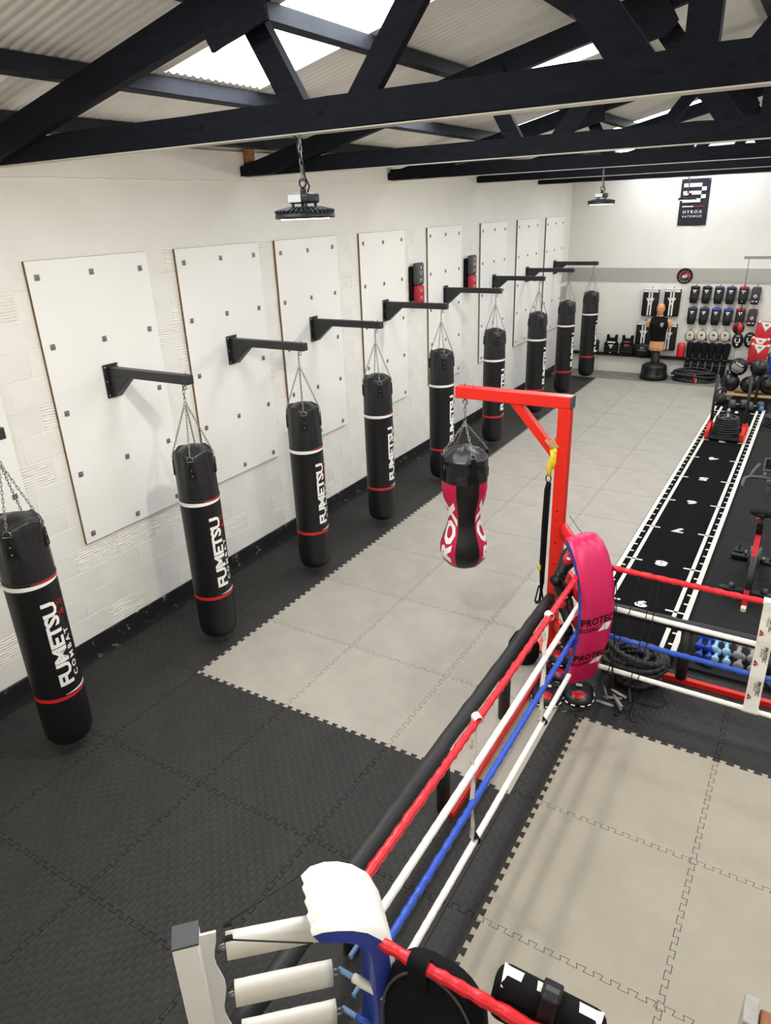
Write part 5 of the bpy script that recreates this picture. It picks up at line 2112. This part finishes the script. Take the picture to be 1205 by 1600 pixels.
# body dummy
dm = thing('torso_dummy', 'bald tan rubber torso dummy in a black vest on a black base', 'mannequin', (1.20, 13.40, 0))
b = B().lathe([(0, 0), (.285, 0), (.305, .02), (.305, .09), (.29, .115), (.275, .125), (.27, .26), (.255, .315), (.20, .345), (.12, .365), (.10, .38), (0, .38)], 40)
for a in range(0, 360, 60):
    bar(b, (.275 * math.cos(math.radians(a)), .275 * math.sin(math.radians(a)), .12), (.262 * math.cos(math.radians(a)), .262 * math.sin(math.radians(a)), .30), .10, .012, (0, 0, 1))
b.build('base', M['black'], dm)
b = B().lathe([(.095, .37), (.095, .44), (.085, .45), (.085, .72), (0, .72)], 24)
b.build('neck_tube', M['black'], dm)
b = B()
R_ = [(.64, .135, .10, 0, 0), (.655, .165, .115, 0, 0), (.72, .168, .12, 0, 0), (.80, .160, .115, 0, 0), (.90, .150, .105, 0, 0), (1.0, .158, .108, 0, 0), (1.10, .176, .118, 0, -.005), (1.20, .190, .125, 0, -.008), (1.28, .196, .118, 0, 0), (1.34, .185, .10, 0, .008), (1.375, .14, .08, 0, .015), (1.395, .085, .07, 0, .01), (1.42, .062, .064, 0, .0), (1.45, .058, .062, 0, -.006), (1.475, .062, .078, 0, -.014), (1.50, .070, .092, 0, -.014), (1.54, .077, .100, 0, -.010), (1.58, .080, .104, 0, -.004), (1.62, .078, .100, 0, .0), (1.655, .064, .082, 0, .002), (1.675, .04, .05, 0, .003), (1.682, .01, .012, 0, .003)]
b.loft(R_, 28, None, 0, 2.25)
for s in (-1, 1):                                      # stumps of the upper arms
    b.tube([(s * .15, .0, 1.31), (s * .215, .0, 1.285), (s * .232, .0, 1.22), (s * .235, .0, 1.165), (s * .235, 0, 1.145)], [.05, .056, .054, .046, .02], 14)
    b.ell((s * .079, .006, 1.565), (.012, .022, .034), 10, 8)
    b.ell((s * .032, -.100, 1.59), (.022, .010, .008), 8, 6)
    b.ell((s * .09, -.105, 1.235), (.075, .03, .055), 12, 8)
b.ell((0, -.112, 1.556), (.014, .022, .03), 8, 6)
b.ell((0, -.103, 1.515), (.030, .012, .009), 8, 6)
b.ell((0, -.098, 1.482), (.026, .02, .018), 8, 6)
b.build('body', M['skin'], dm)
b = B()
for s in (-1, 1):
    b.ell((s * .031, -.1035, 1.575), (.012, .006, .006), 8, 6)
b.tube([(-.026, -.115, 1.514), (0, -.116, 1.512), (.026, -.115, 1.514)], .003, 5)
b.build('eyes_and_mouth_line', mat('dark_brown', (70, 40, 28), .6), dm)
b = B()
V_ = [(z, rx + .008, ry + .008, cx, cy) for z, rx, ry, cx, cy in R_ if .88 < z < 1.39]
V_ = [(.86, .160, .115, 0, 0)] + V_ + [(1.402, .078, .075, 0, .008)]
b.loft(V_, 28, None, 0, 2.25)
for s in (-1, 1):
    b.ell((s * .09, -.107, 1.235), (.080, .032, .058), 12, 8)
b.build('vest', M['fabric_black'], dm)
Fv = frame((.085, -.146, 1.245), (1, 0, 0), (0, .1, 1))
b = B().lathe([(.026, 0), (.034, 0), (.034, .003), (.026, .003)], 20, Fv)
b.text('K', .03, Fv, .003, .04)
rect(b, -.03, .03, -.05, -.043, Fv)
b.build('emblem', M['white_print'], dm)

# coil of battle rope on the floor
co = thing('battle_rope_coil', 'coiled black battle rope with red tape on the floor at the back wall', 'rope', (2.05, 13.47, 0))
b = B()
rg = random.Random(4)
for k in range(9):
    R = .40 - .035 * (k % 5) + rg.uniform(-.02, .02)
    zc = .028 + .045 * (k // 2)
    pts, rs = [], []
    ph = rg.uniform(0, 6)
    for i in range(130):
        a = 2 * PI * i / 130
        pts.append((1.12 * R * math.cos(a) + rg.uniform(-.003, .003), .62 * R * math.sin(a), zc + .018 * math.sin(2 * a + ph) + .01 + (.018 if k > 1 else 0)))
        rs.append(.025 + .006 * math.sin(a * 30))
    b.tube(pts, rs, 7, True)
b.build('coils', M['rope_black'], co)
b = B()
b.rbox((.06, -.245, .10), (.07, .06, .19), .02, 2)
b.build('red_tape', M['red_dull'], co)
B().rbox((.10, -.25, .06), (.014, .055, .10), .005, 1).build('white_tape', M['white'], co)

# double end ball
de = thing('double_end_ball', 'red and black ball strung on a cord between floor and grey bar', 'ball', (2.845, 13.1, 1.26))
b1, b2 = B(), B()
for q in range(8):
    prof = [(.118 * math.sin(PI * k / 14), .128 * math.cos(PI * k / 14)) for k in range(15)]
    (b1 if q % 2 else b2).lathe(prof, 4, Matrix.Rotation(math.radians(-22), 4, 'Z'), 0, True, (2 * PI * q / 8 - .39, 2 * PI * (q + 1) / 8 - .39))
b1.build_each('red_gore', M['red'], de)
b2.build_each('black_gore', M['black'], de)
b = B().tube([(.0, 0, .125), (-.0, 0, 1.37)], .006, 6).tube([(0, 0, -.125), (0, 0, -1.26)], .005, 6).torus((0, 0, .14), .02, .004, 'y', 10, 5)
b.build('cord', M['cord_black'], de)
gbm = thing('overhead_bar', 'grey steel bar reaching in from the right above the pads, holding the ball cord', 'bar', (2.75, 13.1, 0))
B().rbox((1.0, 0, 2.655), (2.0, .05, .055), .004, 1).build('arm', M['grey'], gbm)
B().rbox((1.97, 0, 1.33), (.06, .06, 2.66), .004, 1).build('upright', M['grey'], gbm)

# things along the ledge, left part
ZLg = .4375
t0_ = None
for i, (x, z) in enumerate(((-.43, 0), (-.43, .1), (-.43, .2), (-.43, .3), (-.27, 0), (-.27, .1), (-.27, .2))):
    col_ = 'behind the ninth long bag'
    t = thing('focus_mitt', 'black mitt in the %s stack on the ledge, %s' % ('left' if x < -.35 else 'right', ['bottom one with white tip', 'second from the bottom', 'third from the bottom', 'topmost'][i if i < 4 else i - 4]) if True else '', 'mitt', (x, YG - .13, ZLg + z), group='stacked black mitts on the ledge')
    B().loft([(0, .06, .09, 0, 0), (.02, .072, .10, 0, 0), (.07, .07, .095, 0, 0), (.097, .05, .07, 0, 0)], 16, None, 0, 2.6).build('padding', M['black'], t)
    b = B()
    if z == 0:
        b.ell((0, -.075, .045), (.055, .035, .04), 12, 8)
        b.build('white_tip', M['cream'], t)
    else:
        b.rbox((0, -.098, .05), (.05, .006, .014), .002, 1)
        b.build('label', M['grey'], t)


def vest(lab, x, mark):
    t = thing('weight_vest', lab, 'vest', (x, YG - .14, ZLg - .01))
    t.rotation_euler = (math.radians(-8), 0, 0)
    poly = [(-.13, .0), (.13, .0), (.165, .06), (.17, .24), (.125, .30), (.13, .45), (.075, .46), (.055, .38), (-.055, .38), (-.075, .46), (-.13, .45), (-.125, .30), (-.17, .24), (-.165, .06)]
    b = B().prism(poly, .07, frame((0, .035, 0), (1, 0, 0), (0, 0, 1)))
    o = b.build('panel', M['fabric_black'], t)
    bv = o.modifiers.new('soft', 'BEVEL')
    bv.width = .018
    bv.segments = 3
    b = B()
    for k in range(3):
        b.rbox((0, -.04, .07 + k * .055), (.30, .016, .04), .006, 1)
    b.build_each('pocket', M['black'], t)
    Fq = frame((0, -.05, 0), (1, 0, 0), (0, 0, 1))
    b = B()
    if mark:
        b.text('WEIGHT', .03, Fq @ Matrix.Translation((0, .30, 0)), .004, .02)
    else:
        rect(b, -.09, .09, .26, .29, Fq, .004)
        tri_logo(b, (0, .17), .11, Fq, .006)
    b.build('print', M['grey'] if mark else M['white_print'], t)
    b = B()
    rect(b, -.06, .06, .19, .25, Fq, .003) if mark else rect(b, -.02, .02, .03, .04, Fq, .003)
    b.build('patch', M['red_dull'] if mark else M['white_print'], t)
    return t


vest('black vest with white triangle on the ledge, half hidden by the ninth long bag', -.20 + .29 - .0, False)
vest('black vest with a small red patch on the ledge, left of the belly pad', .455, True)
t = thing('belly_pad', 'curved black belly pad with white print and red side on the ledge', 'pad', (.83, YG - .16, ZLg - .06))
b = B()
b.loft([(-.16, .03, .04, 0, 0), (-.15, .10, .065, 0, 0), (-.08, .20, .085, 0, 0), (.06, .225, .09, 0, 0), (.13, .20, .085, 0, 0), (.165, .10, .06, 0, 0), (.17, .03, .02, 0, 0)], 26, Matrix.Translation((0, 0, .17)), 0, 2.4)
b.build('cushion', M['black'], t)
B().rbox((.215, .01, .20), (.02, .12, .14), .01, 2).build('red_side', M['crimson'], t)
b = B().text('LONSDALE', .034, frame((0, -.094, .20), (1, 0, 0), (0, 0, 1)), .008, .03, .85)
b.rbox((-.0, -.09, .25), (.08, .01, .035), .008, 2)
b.build('print', M['grey'], t)
b = B().tube([(.2, .05, .26), (.26, .02, .27), (.27, .0, .22)], .006, 6)
b.build('strap', M['dark_grey'], t)
for i, x in enumerate((1.02 - .16, 1.02 + .0)):
    pass
for i, x in enumerate((.86, .99)):
    t = thing('wrist_weight', ['small black wrist weight on the ledge beside the belly pad', 'small black wrist weight on the ledge just left of the dummy'][i], 'weight', (x, YG - .16, ZLg))
    B().torus((0, 0, .055), .04, .018, 'y', 14, 6).build('cuff', M['black_matt'], t)

# red and white body protectors piled at the right
for i, (x, y, z, nm) in enumerate(((3.30, -.20, .88, 'uppermost'), (3.24, -.30, .62, 'middle'), (3.25, -.40, .46, 'lowest and frontmost'))):
    t = thing('body_protector', 'red body protector with white V collar at the right edge, %s of three' % nm, 'body protector', (x, YG + y, z), group='red body protectors at the back right')
    hgt = (.44, .38, .42)[i]
    t.rotation_euler = (math.radians(-6), math.radians(5), 0)
    b = B().rbox((0, 0, hgt / 2), (.36, .085, hgt), .03, 3)
    b.build('chest_panel', M['red'], t)
    F_ = frame((0, -.0445, hgt), (1, 0, 0), (0, 0, 1))
    b = B().prism([(-.13, -.01), (0, -.20), (.13, -.01)], .006, F_)
    b.build('white_collar', M['white_vinyl'], t)
    for sx_ in (-.15, .15):
        B().rbox((sx_, 0, hgt - .02), (.05, .10, .05), .015, 2).build('shoulder_tab', M['white_vinyl'], t)
    b = B().text('KM', .035, F_ @ Matrix.Translation((0, -.07, .005)), .004, .04)
    b.build('lettering', M['black_matt'], t)
t = thing('body_protector', 'blue and grey protector hanging at the right edge behind the balls', 'body protector', (3.56, YG - .20, .20))
B().rbox((0, 0, .20), (.20, .12, .40), .04, 3).build('blue_panel', M['blue'], t)
B().tube([(-.10, -.06, .42), (-.06, -.08, .48), (.05, -.08, .50)], .03, 8).build('grey_strap', M['grey'], t)
for i, x in enumerate((3.27, 3.41)):
    t = thing('boxing_glove', ['dark grey glove hanging left below the red body protectors', 'dark grey glove hanging right below the red body protectors'][i], 'glove', (x, YG - .47, .27), group='dark grey gloves at the back right')
    B().loft([(-.1, .05, .05, 0, 0), (0, .06, .06, 0, 0), (.08, .07, .07, 0, 0), (.14, .06, .06, 0, 0), (.165, .02, .02, 0, 0)], 16).build('mitt', M['dark_grey'], t)
    B().tube([(0, 0, .15), (0, .04, .22), (0, .06, .30)], .008, 6).build('lace', M['cord_black'], t)
